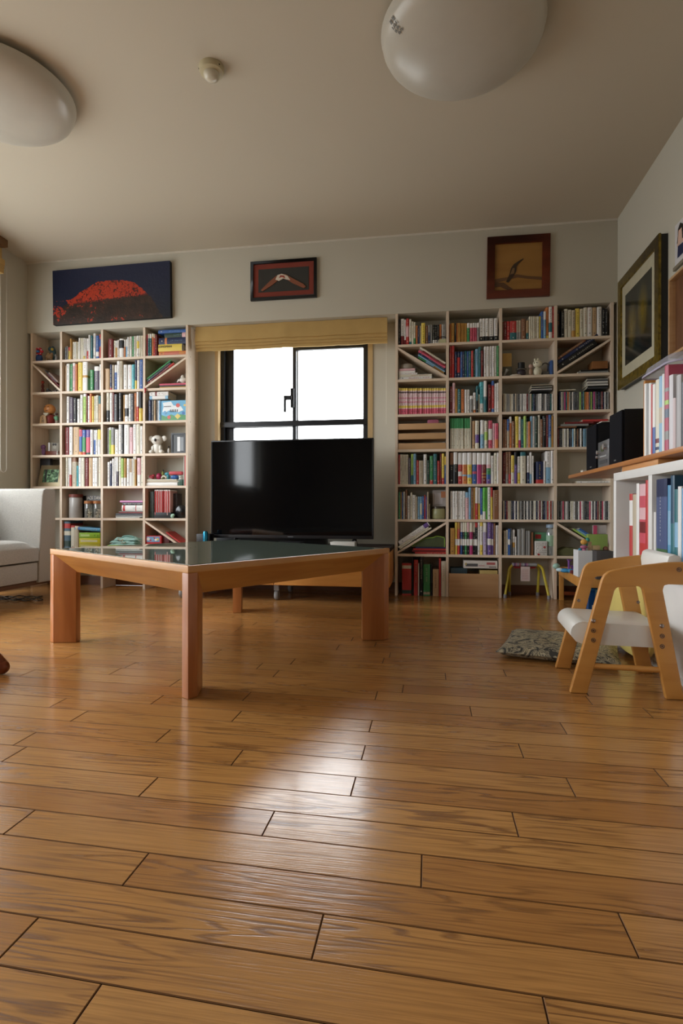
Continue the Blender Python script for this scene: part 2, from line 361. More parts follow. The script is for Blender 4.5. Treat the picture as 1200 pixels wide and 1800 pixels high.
# ------------------------------------------------------------------ bookcases
ROWZ = [1.876, 1.669, 1.437, 1.205, .971, .740, .508, .277]     # tops of the boards, from the beam down
LBX = [at(x, 700, Y=YF).x for x in (55.4, 107, 179, 253, 328.2)]
RBX = [at(x, 700, Y=YF).x for x in (696.7, 786.3, 879.6, 976.4, 1075.5)]
TH = .0085
YS = YB-.002
def bookcase(name, label, X, braces, shorten=()):
    t = thing(name, label, 'bookcase', ((X[0]+X[-1])/2, YF, 0)); cx = t.location.x
    for i, x in enumerate(X):
        mb = MB().box(x-TH-cx, x+TH-cx, 0, YS-YF, 0, 1.875)
        if i in (0, 4):
            s = -1 if i == 0 else 1
            for z in ROWZ[1:]:
                for y in (.04, .13):
                    M_ = Matrix.Translation((x-cx+s*TH, y, z-.009)) @ Matrix.Rotation(R(90)*s, 4, 'Y')
                    mb.lathe([(.0001, .0006), (.0035, .0006), (.0035, -.001)], 8, m=1, M=M_)
        mb.build('upright', [BIRCH, mat('7a6a55', .6)], t, bevel=0)
    for r, z in enumerate(ROWZ[1:]):
        for c in range(4):
            box('shelf_board', BIRCHX, t, X[c]+TH-cx, X[c+1]-TH-cx, .001, YS-YF, z-.0165, z)
    for r, c, d in braces:
        x0, x1, z0, z1 = X[c]+TH-cx, X[c+1]-TH-cx, ROWZ[r+1], ROWZ[r]-.0165
        if d < 0: z0, z1 = z1, z0
        L = math.hypot(x1-x0, z1-z0); nx, nz = -(z1-z0)/L*.007, (x1-x0)/L*.007
        f = .03 
        poly = [(x0, z0+(0.0 if d > 0 else -.016)), (x0, z0+(.016 if d > 0 else 0)), (x1, z1+(0 if d > 0 else .016)), (x1, z1+(-.016 if d > 0 else 0))]
        MB().prism(poly, .001, YS-YF, 'Y').build('brace_board', BIRCHX, t, weld=True)
    return t
# braces: (row, column, direction); +1 rises to the right
bookcase('bookcase', 'pale birch bookcase left of the window, under the red mountain painting', LBX, [(1, 0, -1), (1, 3, 1), (6, 3, -1)])
bookcase('bookcase', 'pale birch bookcase right of the window, under the bird picture', RBX, [(1, 0, -1), (1, 3, 1), (6, 0, 1), (6, 3, -1)])

# ------------------------------------------------------------------ books
YFB = YF+.012
CROPS = dict(A=(40, 560, 7.5), B=(180, 560, 7.2727), C=(40, 700, 7.5), D=(180, 700, 7.2727), E=(90, 840, 9.2308), F=(210, 840, 8.5714),
             G=(690, 530, 6), H=(880, 530, 5.7143), I=(690, 660, 6), J=(880, 660, 5.7143), K=(690, 780, 6), L=(880, 780, 5.7143), M=(690, 900, 6), N=(880, 900, 5.7143))
def cpx(cr, x, y, Y=None):
    a, b, s = CROPS[cr]; return at(a+x/s, b+y/s, Y=Y or YFB)
def mixc(a, b, t): return tuple(x*(1-t)+y*t for x, y in zip(a, b))
def book_mesh(wd, h, d, col, bands=(), title=None, soft=False, cd=False, seed=0, n_title=1, name='book'):
    """spine towards -Y, width along X, origin at the spine's lower left corner"""
    r = random.Random(seed); mb = MB(); base = P(col); tc_ = .0012 if soft else .002
    tc_ = min(tc_, wd*.2)
    cuts = sorted({0.0, 1.0, *[b[0] for b in bands], *[b[1] for b in bands]})
    def colat(z):
        c = base
        for a, b, q in bands:
            if a <= z <= b: c = P(q)
        return c
    bow = 0 if cd or wd < .008 else min(.0022, wd*.12)
    ins = .0006 if soft else .003
    page = lin('d9d0b8') if not cd else mixc(base, lin('9a9a9a'), .7)
    for a, b in zip(cuts, cuts[1:]):
        c = colat((a+b)/2); z0, z1 = a*h, b*h
        pr = [(0, d), (0, .002), (wd*.2, -bow*.7+.0002), (wd*.5, -bow), (wd*.8, -bow*.7+.0002), (wd, .002), (wd, d)]
        inn = [(wd-tc_, d), (wd-tc_, .003), (tc_, .003), (tc_, d)]
        k = len(pr)
        for i in range(k-1):
            p, q = pr[i], pr[i+1]; mb.face([(p[0], p[1], z0), (q[0], q[1], z0), (q[0], q[1], z1), (p[0], p[1], z1)], 0, c)
        for i in range(3):
            p, q = inn[i], inn[i+1]; mb.face([(p[0], p[1], z0), (q[0], q[1], z0), (q[0], q[1], z1), (p[0], p[1], z1)], 0, page)
        mb.face([(0, d, z0), (0, d, z1), (tc_, d, z1), (tc_, d, z0)], 0, c); mb.face([(wd-tc_, d, z0), (wd-tc_, d, z1), (wd, d, z1), (wd, d, z0)], 0, c)
    for z, cc in ((0, base), (h, colat(1))):
        mb.face([(0, .002, z), (wd*.2, -bow*.7+.0002, z), (wd*.5, -bow, z), (wd*.8, -bow*.7+.0002, z), (wd, .002, z), (wd-tc_, .003, z), (tc_, .003, z)], 0, cc)
        mb.face([(0, .002, z), (tc_, .003, z), (tc_, d, z), (0, d, z)], 0, cc); mb.face([(wd, .002, z), (wd, d, z), (wd-tc_, d, z), (wd-tc_, .003, z)], 0, cc)
    mb.box(tc_, wd-tc_, .003, d-ins, ins, h-ins, 0, page)
    if title is not False and wd > .0055:
        lum = sum(base)/3
        dk = P(title) if title else (lin('2a2a2e') if lum > .22 else lin('dcd8c8'))
        dk = mixc(dk, base, .42)
        g = min(wd*.55, .0105); y = -bow-.0003
        z = h*(.93 if r.random() < .5 else .88); stop = h*r.choice((.3, .38, .45)); cx = wd/2
        while z > stop:
            gg = g*r.uniform(.8, 1)
            for _ in range(3):   # strokes of a small character
                if r.random() < .5: xa, xb, za, zb = -gg/2, gg/2, r.uniform(.1, .8), 0; zb = za+.16
                else: xa = r.uniform(-gg/2, gg/4); xb = xa+gg*.2; za, zb = .05, .9
                if colat((z-gg*.5)/h) == base:
                    mb.face([(cx+xa, y, z-gg*zb), (cx+xb, y, z-gg*zb), (cx+xb, y, z-gg*za), (cx+xa, y, z-gg*za)], 0, dk)
            z -= g*1.12
            if r.random() < .12: z -= g
        if r.random() < .6:
            zz = h*.1; cc = mixc(lin('2a2a2e') if sum(colat(.1))/3 > .22 else lin('dcd8c8'), colat(.1), .3)
            mb.face([(cx-g*.35, y, zz), (cx+g*.35, y, zz), (cx+g*.35, y, zz+g*.7), (cx-g*.35, y, zz+g*.7)], 0, cc)
    return mb
NAMEC = lambda c: PAL[c][1] if c in PAL else 'multicoloured'
def blabel(size, col, bands, kind, ordn, place):
    bw = ''
    if bands:
        a, b, q = max(bands, key=lambda k: k[1]-k[0])
        pos = 'lower' if a < .05 else 'upper' if b > .95 else 'middle'
        bw = ' with %s %s band' % (NAMEC(q), pos)
    for s in ('%s %s %s%s, %s from left, %s' % (size, NAMEC(col), kind, bw, ordn, place), '%s %s%s, %s from left, %s' % (NAMEC(col), kind, bw, ordn, place), '%s %s, %s from left, %s' % (NAMEC(col), kind, ordn, place)):
        if len(s.split()) <= 16: return s
    return s
CASES = {'L': (LBX, 'left bookcase'), 'R': (RBX, 'right bookcase')}
ROWN = 'top second third fourth fifth sixth seventh bottom'.split()
def place(case, row, col): return '%s, %s shelf %s column' % (CASES[case][1], ROWN[row], ORD[col+1])
def parse(tok):
    q = tok.split(); x0, x1, y, col = float(q[0]), float(q[1]), float(q[2]), q[3]; bands = []; title = None; n = 1
    for e in q[4:]:
        if e == 'n': title = False
        elif e[0] == 'x': n = int(e[1:])
        elif e[0] == 'T': title = e[1:]
        else:
            k, c = e.split('='); 
            if k[0] == 'b': bands.append((0, float(k[1:]), c))
            elif k[0] == 't': bands.append((1-float(k[1:]), 1, c))
            else: a, b = k[1:].split('-'); bands.append((float(a), float(b), c))
    return x0, x1, y, col, bands, title, n
SEED = [1]
def shelf_books(case, row, col, cr, data, kind='book', depth=.13, soft=True, cd=False, jit=.006):
    X = CASES[case][0]; zb = ROWZ[row+1] if row < 7 else 0.0
    lo, hi = X[col]+TH+.0008, X[col+1]-TH-.0008; out = []; items = []
    for tok in data.split(';'):
        tok = tok.strip()
        if not tok: continue
        x0, x1, y, c, bands, title, n = parse(tok)
        for i in range(n):
            a, b = x0+(x1-x0)*i/n, x0+(x1-x0)*(i+1)/n
            items.append((cpx(cr, a, y), cpx(cr, b, y), c, bands, title))
    last = lo; pl = place(case, row, col); N = len(items)
    for i, (pa, pb, c, bands, title) in enumerate(items):
        xa, xb = max(pa.x+.0003, last), min(pb.x-.0003, hi); last = xb+.0004
        if xb-xa < .0025: continue
        h = max(.03, pa.z-zb); SEED[0] += 1
        h = min(h, (ROWZ[row]-.0165 if row else 1.874)-zb-.002)
        dp = min(depth+(.015 if h > .17 else 0), YS-YFB-.012)
        wf = soft and (h < .178 or rnd.random() < .3)
        mb = book_mesh(xb-xa, h, dp, c, bands, title, wf, cd, SEED[0])
        nm = 'compact_disc_case' if cd else ('paperback_book' if wf else 'hardback_book') if kind == 'book' else kind.replace(' ', '_')
        lab = blabel('tall' if h > .172 else 'small' if h < .13 else 'mid-height', c, bands, 'CD case' if cd else kind, ORD[i+1], pl)
        o = mb.build(nm, PRINT, None, (xa, YFB+rnd.uniform(-.3, 1)*jit, zb+.0002))
        tag(o, lab, 'CD' if cd else 'book', ('CDs' if cd else kind+'s')+' on the '+ROWN[row]+' shelf of the '+CASES[case][1]+', '+ORD[col+1]+' column')
        out.append(o)
    return out
def flat_book(case, row, cr, x0, x1, y0, y1, col, label, bands=(), title=None, z=None, kind='book', depth=.13, group=None, rz=0, dy=0, zb=None, tilt=0, soft=True, lift=0):
    """a book lying on its side, spine to the room; y1 is its lower edge in the crop"""
    a, b = cpx(cr, x0, y0), cpx(cr, x1, y1)
    t = a.z-b.z if z is None else z; zz = b.z if zb is None else zb
    SEED[0] += 1
    mb = book_mesh(t, b.x-a.x, min(depth, YS-YFB-.005-dy), col, bands, title, soft, False, SEED[0])
    o = mb.build(kind, PRINT, None, (a.x, YFB+.001+dy, zz+t+lift), (0, R(90)+tilt, rz))
    return tag(o, label, 'book' if 'book' in kind or 'magazine' in kind else kind.replace('_', ' '), group)
def shelfz(row): return ROWZ[row+1] if row < 7 else 0.0

SB = shelf_books
# left bookcase
SB('L', 0, 1, 'A', '555 580 375 dg;582 597 365 gy;598 620 375 ye t.28=rd;622 645 268 oc;655 678 308 cr;678 696 308 wh;697 715 308 cr;716 735 310 cr;736 757 258 wh;758 779 258 cr;780 800 258 cr;800 820 258 wh b.15=ye;821 838 262 wh;839 862 262 wh b.4=rd;865 890 218 wh;895 918 225 te;922 955 195 wh;962 1000 225 bl m.1-.3=wh;1002 1025 205 rd m.5-.8=bl', 'book')
SB('L', 0, 2, 'B', '75 135 262 dr;140 164 280 cr;165 190 285 wh b.6=oc;190 212 275 wh;215 270 260 wh m.5-.92=bk n;275 292 270 wh b.6=or;292 315 265 lb t.4=wh;317 345 240 wh;345 375 230 wh;376 398 228 gn;399 419 225 wh;420 440 225 cr;440 470 222 wh m.4-.75=ye;471 492 220 cr;493 515 220 cr')
SB('L', 0, 3, 'B', '548 576 208 pk n;578 602 195 te t.2=cr;603 627 195 te t.2=wh;628 650 192 or t.15=cr;651 672 195 rd t.2=be;673 698 205 dr', 'book')
SB('L', 1, 1, 'A', '558 570 620 tn n;572 612 598 wh;618 652 600 gn;655 692 588 lp t.1=wh;693 717 600 or;722 778 578 ye;785 848 568 wh m.46-.54=oc;888 932 680 gn;937 1000 632 dv t.18=wh;1006 1032 605 wh')
SB('L', 1, 2, 'B', '10 85 640 tn n;90 118 588 nv b.08=rd;120 148 592 be;150 182 592 bl t.3=wh;183 222 545 wh;225 262 545 be;265 315 590 wh;320 374 590 wh Tpk;375 412 588 tq;415 440 535 nv b.3=ye;442 476 535 wh;478 517 528 bl')
SB('L', 2, 1, 'A', '578 612 1030 wh;615 660 1040 dv;665 710 1050 bk;715 748 1060 wh;750 786 1005 wh;792 831 985 lg t.1=wh;832 849 990 dr;850 880 1020 wh;880 909 990 or;910 935 1025 ye;938 963 1020 cr;965 995 1012 cr;997 1024 1020 tn t.3=te')
SB('L', 2, 2, 'B', '48 84 945 cr b.4=bk;90 125 945 wh;126 146 945 dr;150 193 970 dg;205 237 950 dg;262 280 975 oc;283 330 975 wh m.2-.5=bk;333 362 962 wh;363 402 962 dg;408 433 955 or;435 464 940 rd t.5=wh;466 502 940 ye t.55=bk')
SB('L', 2, 3, 'B', '590 626 1045 nv;628 655 1045 dg;657 680 1048 tn;682 700 1048 dg;702 721 1048 wh;722 746 1048 lb', depth=.12)
SB('L', 3, 1, 'C', '560 608 385 dr;612 656 378 wh;658 736 380 tn;740 780 412 pk m.12-.72=bl b.12=or;783 830 418 bl b.7=gn b.1=rd;832 882 418 pu b.7=pk b.08=dgn;887 926 415 wh;930 958 420 wh b.6=bl;959 986 420 wh;990 1026 415 wh t.4=ye')
SB('L', 3, 2, 'D', '60 80 378 gy;82 106 372 lg t.1=wh;108 150 375 gy b.35=ye;155 200 400 wh;203 240 325 wh;241 264 335 dg;268 336 330 wh;345 385 372 lp;388 431 325 wh;433 479 325 cr;484 516 358 wh')
SB('L', 4, 1, 'C', '565 590 760 cr;592 612 757 wh;613 640 757 rd t.6=wh;642 700 760 be t.15=br m.8-.7=rd;702 724 890 tq;735 771 785 wh;772 813 785 cr;818 861 788 dr;865 912 785 tn;915 950 785 wh;951 986 785 wh;990 1024 745 cr Trd')
SB('L', 4, 2, 'D', '60 90 815 wh;92 116 800 nv t.1=wh;118 146 772 wh;148 174 730 wh;176 201 728 dv t.5=wh;203 235 730 cr;240 272 770 lg b.3=wh;275 303 768 oc b.3=wh;305 343 770 wh;345 368 772 tn b.5=wh;370 386 770 wh;388 412 735 cr;413 432 735 oc t.1=wh;440 486 762 lp b.4=wh;489 517 728 cr')
# right bookcase
SB('R', 0, 0, 'G', '60 82 185 bk;85 121 182 wh b.35=dr;122 141 190 wh b.2=dr;142 172 180 rd m.3-.7=lp;175 199 188 cr b.12=te;200 221 212 cr;222 241 220 cr b.28=gn;243 263 255 or;264 284 262 nv;285 300 255 be;302 343 228 ye;345 373 255 br;374 396 248 nv t.4=gy;398 417 245 gy;422 490 245 bk b.2=wh x3;492 515 240 or;517 560 240 gy')
SB('R', 0, 1, 'G', '597 613 235 or;615 651 228 oc;653 670 232 bk;671 684 228 or;686 782 228 oc x7;785 813 228 gn t.25=wh;815 843 228 pk t.25=wh;845 888 225 pk t.25=wh x2;890 915 225 gy t.25=wh;918 948 182 wh b.22=bk;949 976 180 wh b.22=bk;977 1012 180 wh b.22=bk;1014 1064 178 wh b.22=bk;1070 1106 176 wh b.22=bk')
SB('R', 0, 2, 'H', '15 28 205 br;30 60 198 dr;61 91 198 rd;92 156 198 rd b.4=te;158 180 190 be b.4=gy;181 203 190 be b.4=gy;205 251 175 br;255 280 190 tn b.35=te;283 385 150 cr x5;387 403 145 ye;404 429 98 bl;430 454 100 lb t.3=wh;455 482 38 or b.1=ye;483 515 40 wh m.2-.5=te;517 541 22 rd')
SB('R', 0, 3, 'H', '562 590 95 bk Tor;605 636 95 bk;638 673 75 cr;675 713 82 cr;714 748 88 be b.25=oc;750 793 70 ye;795 829 72 cr;832 866 62 cr Trd;868 917 60 wh Trd;920 963 58 tn;968 1012 55 wh;1016 1046 68 bk Twh;1048 1073 72 bk Twh')
SB('R', 1, 1, 'G', '600 620 475 rd;622 651 455 rd Tcr;655 676 530 nv;678 712 530 nv m.2-.78=rd;715 735 530 bl;736 757 530 nv;758 779 525 te;780 801 525 bl;802 825 522 te;828 851 520 rd;852 871 520 te;873 905 500 lb;906 930 480 te;931 953 520 dr;962 986 475 wh;987 1019 475 wh;1020 1046 470 wh;1050 1073 470 wh;1074 1095 468 wh;1097 1118 468 gn')
SB('R', 2, 0, 'I', '62 563 135 ecd0d2 b.22=pk m.25-.34=ye t.09=ye m.45-.50=e08aa0 m.60-.65=e08aa0 m.81-.87=6a5058 Tdr x20', 'comic book')
SB('R', 2, 1, 'I', '602 629 120 dr;632 659 78 lp Tbk;660 683 140 oc;685 718 145 te;720 753 145 or;760 785 150 wh;786 811 150 wh;815 849 215 gy t.2=wh;850 876 180 wh b.15=or;880 904 112 te b.45=bk;905 916 200 cr;918 957 68 tq b.3=wh;960 992 58 te t.5=wh;1005 1040 95 dr;1045 1071 55 rd t.15=bl b.12=bl;1075 1096 85 wh;1097 1119 78 wh')
SB('R', 3, 1, 'I', '605 816 452 cr t.33=gn x12;818 829 436 cr n;838 869 480 tn Trd;872 911 478 cr m.2-.5=pu;925 963 472 lb t.5=wh;968 1001 480 cr m.3-.6=lg;1008 1050 475 pk m.3-.7=wh;1055 1076 505 lp;1077 1113 505 pk b.35=or')
SB('R', 3, 2, 'J', '20 40 445 br;41 61 445 br;62 86 440 bl b.6=be;87 109 415 or t.2=wh;110 139 460 br;146 179 410 ye;180 203 415 wh b.25=ma;204 229 440 te;230 256 408 lg;257 276 465 wh;277 298 462 or;299 319 408 lb;320 339 408 wh Trd;340 370 410 dgn;375 396 398 cr;397 421 440 br;422 456 405 bk Twh;458 478 400 dr;480 509 395 bl b.3=lb;511 526 405 oc')
SB('R', 4, 0, 'K', '60 75 115 rd;77 163 113 cr x4;165 191 150 dv;192 218 108 lg b.3=te;219 247 105 lb;250 276 175 rd;277 321 178 be;325 359 112 wh;360 389 175 dgn;392 426 130 gn b.15=rd;430 466 108 te;468 495 180 rd;498 514 105 dr;517 544 105 ye b.2=rd;546 567 135 bl t.3=ye')
SB('R', 4, 1, 'K', '602 641 95 bk t.38=br;642 685 90 bk t.38=wh;688 733 95 rd t.38=wh m.25-.4=wh;735 785 95 or t.38=wh m.25-.3=lb;788 834 95 ye t.38=wh m.2-.3=lb;838 886 95 bl t.38=wh m.32-.4=pk;888 938 95 ma t.38=wh;940 987 95 dr t.38=wh m.2-.24=oc m.3-.34=oc;990 1033 95 gn t.38=wh m.5-.62=lp b.15=pu m.15-.3=bl;1035 1068 125 wh;1070 1098 95 cr;1100 1127 98 wh Tpk')
SB('R', 4, 2, 'L', '22 48 90 dr;50 78 82 br b.3=gy;79 102 82 br b.3=rd;103 136 118 ye b.4=cr;137 164 85 pu t.4=bk;166 196 128 wh b.4=ye;197 251 85 cr t.12=te;265 289 120 wh b.4=nv;290 311 85 lb t.7=wh;312 333 122 wh;355 428 180 nv b.18=rd Tye;430 448 175 wh;450 501 75 wh b.5=lb;503 529 60 wh Tbl;530 548 80 tq')
SB('R', 5, 0, 'K', '62 79 510 gn;80 94 510 oc;95 111 512 bl;112 128 505 wh;133 153 485 br;155 181 548 wh;185 207 515 cr;208 241 542 wh;242 261 560 be;262 286 558 lb;287 311 558 lb m.2-.7=cr;312 331 555 bl;332 345 540 rd;346 360 560 pu;362 378 508 be;379 393 635 be')
SB('R', 5, 1, 'K', '608 766 500 wh x6;768 803 512 lp t.2=lb;804 827 460 lb;828 852 460 br;853 870 465 oc;872 898 458 rd t.5=wh;899 924 462 ye t.5=wh;925 949 468 bl b.15=wh;950 981 462 lm b.25=wh;982 999 462 lm;1002 1033 458 wh;1036 1055 462 ye t.3=rd;1058 1119 490 br')
SB('R', 6, 1, 'M', '605 655 170 oc;658 683 108 ye m.28-.48=wh;685 709 110 rd m.28-.48=wh t.2=oc;711 736 110 bl m.28-.48=wh t.3=wh;738 759 110 bk m.28-.48=wh t.3=cr;760 784 110 gn m.28-.48=wh t.3=cr;785 808 110 bk m.28-.48=wh t.3=lp;810 845 110 ma m.28-.48=wh t.3=cr;848 869 112 bk m.28-.48=wh t.3=cr;870 895 112 bk m.28-.48=wh t.15=rd;897 921 110 wh;922 951 108 wh b.3=ye t.12=ye;955 991 112 lv t.3=wh;1000 1041 108 pu m.3-.5=wh;1042 1063 120 pu m.3-.5=wh;1064 1083 120 br;1087 1109 140 wh;1110 1133 140 wh')
SB('R', 7, 0, 'M', '98 196 540 rd m.83-.93=cr m.05-.16=dgn n;202 216 475 bk n;222 266 505 rd Tlp;267 279 540 wh n;284 318 475 bk;322 394 552 gn m.04-.12=be Tcr;400 416 555 bk n;422 484 605 tn;488 509 490 rd n;512 566 518 cr Trd', 'large book', depth=.15, soft=False)
# CDs
def cds(case, row, col, cr, x0, x1, y, n, seed, pal):
    r = random.Random(seed); d = []
    for i in range(n):
        a = x0+(x1-x0)*i/n; b = x0+(x1-x0)*(i+1)/n-.8; d.append('%.1f %.1f %.1f %s' % (a, b, y+r.choice((0, 0, 2, -2)), r.choice(pal)))
    return SB(case, row, col, cr, ';'.join(d), 'CD', .12, cd=True, jit=.004)
G1 = 'gy dg bk wh cr gy wh dg nv dr wh bk dg'.split()
cds('R', 2, 2, 'J', 24, 528, 185, 30, 11, G1+['te', 'be', 'cr', 'cr'])
cds('R', 2, 3, 'J', 590, 1088, 165, 32, 12, G1+['oc', 'te', 'ma', 'lg', 'or', 'be'])
cds('R', 3, 3, 'J', 572, 1085, 535, 32, 13, G1+['te', 'lb', 'br'])
cds('R', 5, 2, 'L', 24, 528, 575, 32, 14, G1+['rd', 'be', 'br', 'cr', 'cr'])
cds('R', 5, 3, 'L', 572, 1095, 578, 33, 15, G1+['gy', 'pk'])

# ------------------------------------------------------------------ pictures above the bookcases
def canvas(x0, x1, z0, z1):
    t = thing('canvas_painting', 'large dark blue canvas painting of a glowing red rock mountain', 'painting', ((x0+x1)/2, YF, z0), 0)
    t.rotation_euler = (0, R(-.8), 0)
    W_, H_ = x1-x0, z1-z0
    m, n, b = newmat('impasto_paint')
    tx = nd(n, 'ShaderNodeTexCoord'); sp = nd(n, 'ShaderNodeSeparateXYZ'); n.links.new(tx.outputs['Object'], sp.inputs[0])
    def math_(op, a, b_=None, c=None):
        k = nd(n, 'ShaderNodeMath', operation=op)
        for i, v in enumerate((a, b_, c)):
            if v is None: continue
            if isinstance(v, (int, float)): k.inputs[i].default_value = v
            else: n.links.new(v, k.inputs[i])
        return k.outputs[0]
    u = math_('DIVIDE', sp.outputs['X'], W_/2); v = math_('DIVIDE', sp.outputs['Z'], H_)
    n1 = nd(n, 'ShaderNodeTexNoise', i_Scale=14, i_Detail=6, i_Roughness=.65); n.links.new(tx.outputs['Object'], n1.inputs['Vector'])
    n2 = nd(n, 'ShaderNodeTexNoise', i_Scale=34, i_Detail=5, i_Distortion=1.5); n.links.new(tx.outputs['Object'], n2.inputs['Vector'])
    nn = math_('SUBTRACT', n1.outputs[0], .5); n22 = math_('SUBTRACT', n2.outputs[0], .5)
    # ridge: flattened dome
    us = math_('ADD', u, -.04); p4 = math_('POWER', math_('ABSOLUTE', math_('DIVIDE', us, math_('SUBTRACT', .72, math_('MULTIPLY', us, .12)))), 2.2)
    ridge = math_('SUBTRACT', .74, math_('MULTIPLY', p4, .38)); ridge = math_('ADD', ridge, math_('MULTIPLY', nn, .22))
    mtn = math_('GREATER_THAN', ridge, v)
    foot = math_('ADD', math_('ADD', .40, math_('MULTIPLY', n22, .25)), math_('MULTIPLY', u, .06))
    red = math_('MULTIPLY', mtn, math_('GREATER_THAN', v, foot))
    spots = math_('MULTIPLY', math_('LESS_THAN', v, .44), math_('GREATER_THAN', math_('ADD', math_('ADD', n1.outputs[0], math_('MULTIPLY', u, -.07)), math_('MULTIPLY', n22, .55)), .66))
    redm = math_('MAXIMUM', red, spots)
    sky = ramp(n, [(0, '0c1524'), (.5, '131d38'), (1, '18213f')]); n.links.new(v, sky.inputs[0])
    gnd = ramp(n, [(.35, '1e1712'), (.6, '3b261c')]); n.links.new(n1.outputs[0], gnd.inputs[0])
    rc = ramp(n, [(.36, '241412'), (.43, '7a2014'), (.52, 'b83a1c'), (.68, '9c2c18')]); n.links.new(n2.outputs[0], rc.inputs[0])
    mx = nd(n, 'ShaderNodeMix', data_type='RGBA'); n.links.new(math_('GREATER_THAN', math_('MINIMUM', ridge, math_('ADD', .44, math_('MULTIPLY', nn, .1))), v), mx.inputs[0]); n.links.new(sky.outputs[0], mx.inputs[6]); n.links.new(gnd.outputs[0], mx.inputs[7])
    m2 = nd(n, 'ShaderNodeMix', data_type='RGBA'); n.links.new(redm, m2.inputs[0]); n.links.new(mx.outputs[2], m2.inputs[6]); n.links.new(rc.outputs[0], m2.inputs[7])
    n.links.new(m2.outputs[2], b.inputs['Base Color']); b.inputs['Roughness'].default_value = .45
    bp = nd(n, 'ShaderNodeBump', i_Strength=.35, i_Distance=.006); n.links.new(n2.outputs[0], bp.inputs['Height']); n.links.new(bp.outputs[0], b.inputs['Normal'])
    mb = MB().box(-W_/2, W_/2, -.034, -.031, 0, H_)
    # subdivide front for impasto relief
    mb.build('painted_canvas', m, t)
    box('stretcher_frame', mat('15161c', .7), t, -W_/2, W_/2, -.031, -.001, 0, H_, .001)
a, b_ = at(94, 570, Y=YF-.03), at(300, 458, Y=YF-.03)
canvas(a.x, b_.x, a.z, b_.z-.008)
def framed(name, label, cat, x0, x1, z0, z1, fw_, fm, th=.022):
    t = thing(name, label, cat, ((x0+x1)/2, YF, z0)); W_, H_ = x1-x0, z1-z0; h = W_/2
    mb = MB()
    for q in ([(-h, 0), (h, 0), (h-fw_, fw_), (-h+fw_, fw_)], [(h, 0), (h, H_), (h-fw_, H_-fw_), (h-fw_, fw_)], [(h, H_), (-h, H_), (-h+fw_, H_-fw_), (h-fw_, H_-fw_)], [(-h, H_), (-h, 0), (-h+fw_, fw_), (-h+fw_, H_-fw_)]):
        mb.prism(q, -th, -.001, 'Y')
    mb.build('picture_frame', fm, t, bevel=.002)
    return t, W_, H_, h
x0, x1, z0, z1 = -1.222, -.757, 2.012, 2.281
t, W_, H_, h = framed('boomerang_picture', 'small black framed picture of a painted boomerang with red-brown mat', 'picture', x0, x1, z0, z1, .02, mat('131316', .35))
box('mat_border', mat('7e3325', .8), t, -h+.02, h-.02, -.012, -.010, .02, H_-.02)
box('inner_board', mat('34332f', .8), t, -h+.055, h-.055, -.014, -.012, .055, H_-.055)
bm_ = MB(); cx, cz = 0, .185
L_ = [(-.155, .075), (-.145, .065), (-.08, .105), (-.035, .14), (-.01, .15), (.02, .145), (.06, .115), (.14, .07), (.155, .08), (.14, .1), (.06, .15), (.02, .178), (-.015, .186), (-.05, .172), (-.1, .13)]
bm_.prism([(a*1.02, c_*.93+.0) for a, c_ in L_], -.02, -.0141, 'Y', c=P('8a4a2c'))
bm_.prism([(-.055, .135), (-.03, .125), (.0, .14), (.03, .13), (.05, .125), (.03, .155), (-.01, .172), (-.04, .165)], -.021, -.0141, 'Y', c=P('d8cbb8'))
bm_.prism([(-.03, .143), (-.01, .15), (.015, .138), (.008, .158), (-.02, .162)], -.022, -.0141, 'Y', c=P('a33a20'))
bm_.build('boomerang', PRINT, t)
x0, x1, z0, z1 = .364, .754, 1.934, 2.33
t, W_, H_, h = framed('bird_picture', 'square red-brown wooden framed inlay of a long-beaked bird on a branch', 'picture', x0, x1, z0, z1, .048, wood('cherry_frame', '6a2c16', '572110', 'X', .4, 20, .15), .024)
t.rotation_euler = (0, R(.6), 0)
box('veneer_panel', wood('inlay_veneer', '9c7238', '8f6630', 'X', .45, 14, .1), t, -h+.048, h-.048, -.010, -.008, .048, H_-.048)
mb = MB()
mb.prism([(-.145, .125), (-.06, .135), (-.01, .15), (.06, .135), (.145, .125), (.145, .108), (.06, .118), (0, .13), (-.06, .118), (-.145, .1)], -.0125, -.0101, 'Y', c=P('6a4624'))
mb.prism([(-.145, .105), (-.09, .1), (-.03, .055), (-.06, .05), (-.11, .075), (-.145, .075)], -.012, -.0101, 'Y', c=P('5c3c20')); mb.build('branch', PRINT, t)
mb = MB(); mb.prism([(-.075, .105), (-.055, .15), (-.045, .19), (-.028, .215), (-.008, .228), (.03, .25), (.032, .246), (.002, .218), (-.01, .2), (-.012, .17), (-.03, .135), (-.06, .1)], -.0135, -.0101, 'Y', c=P('3a2a1c'))
mb.prism([(-.05, .15), (-.035, .19), (-.022, .19), (-.025, .155)], -.0145, -.0101, 'Y', c=P('7a5a34')); mb.build('bird', PRINT, t)

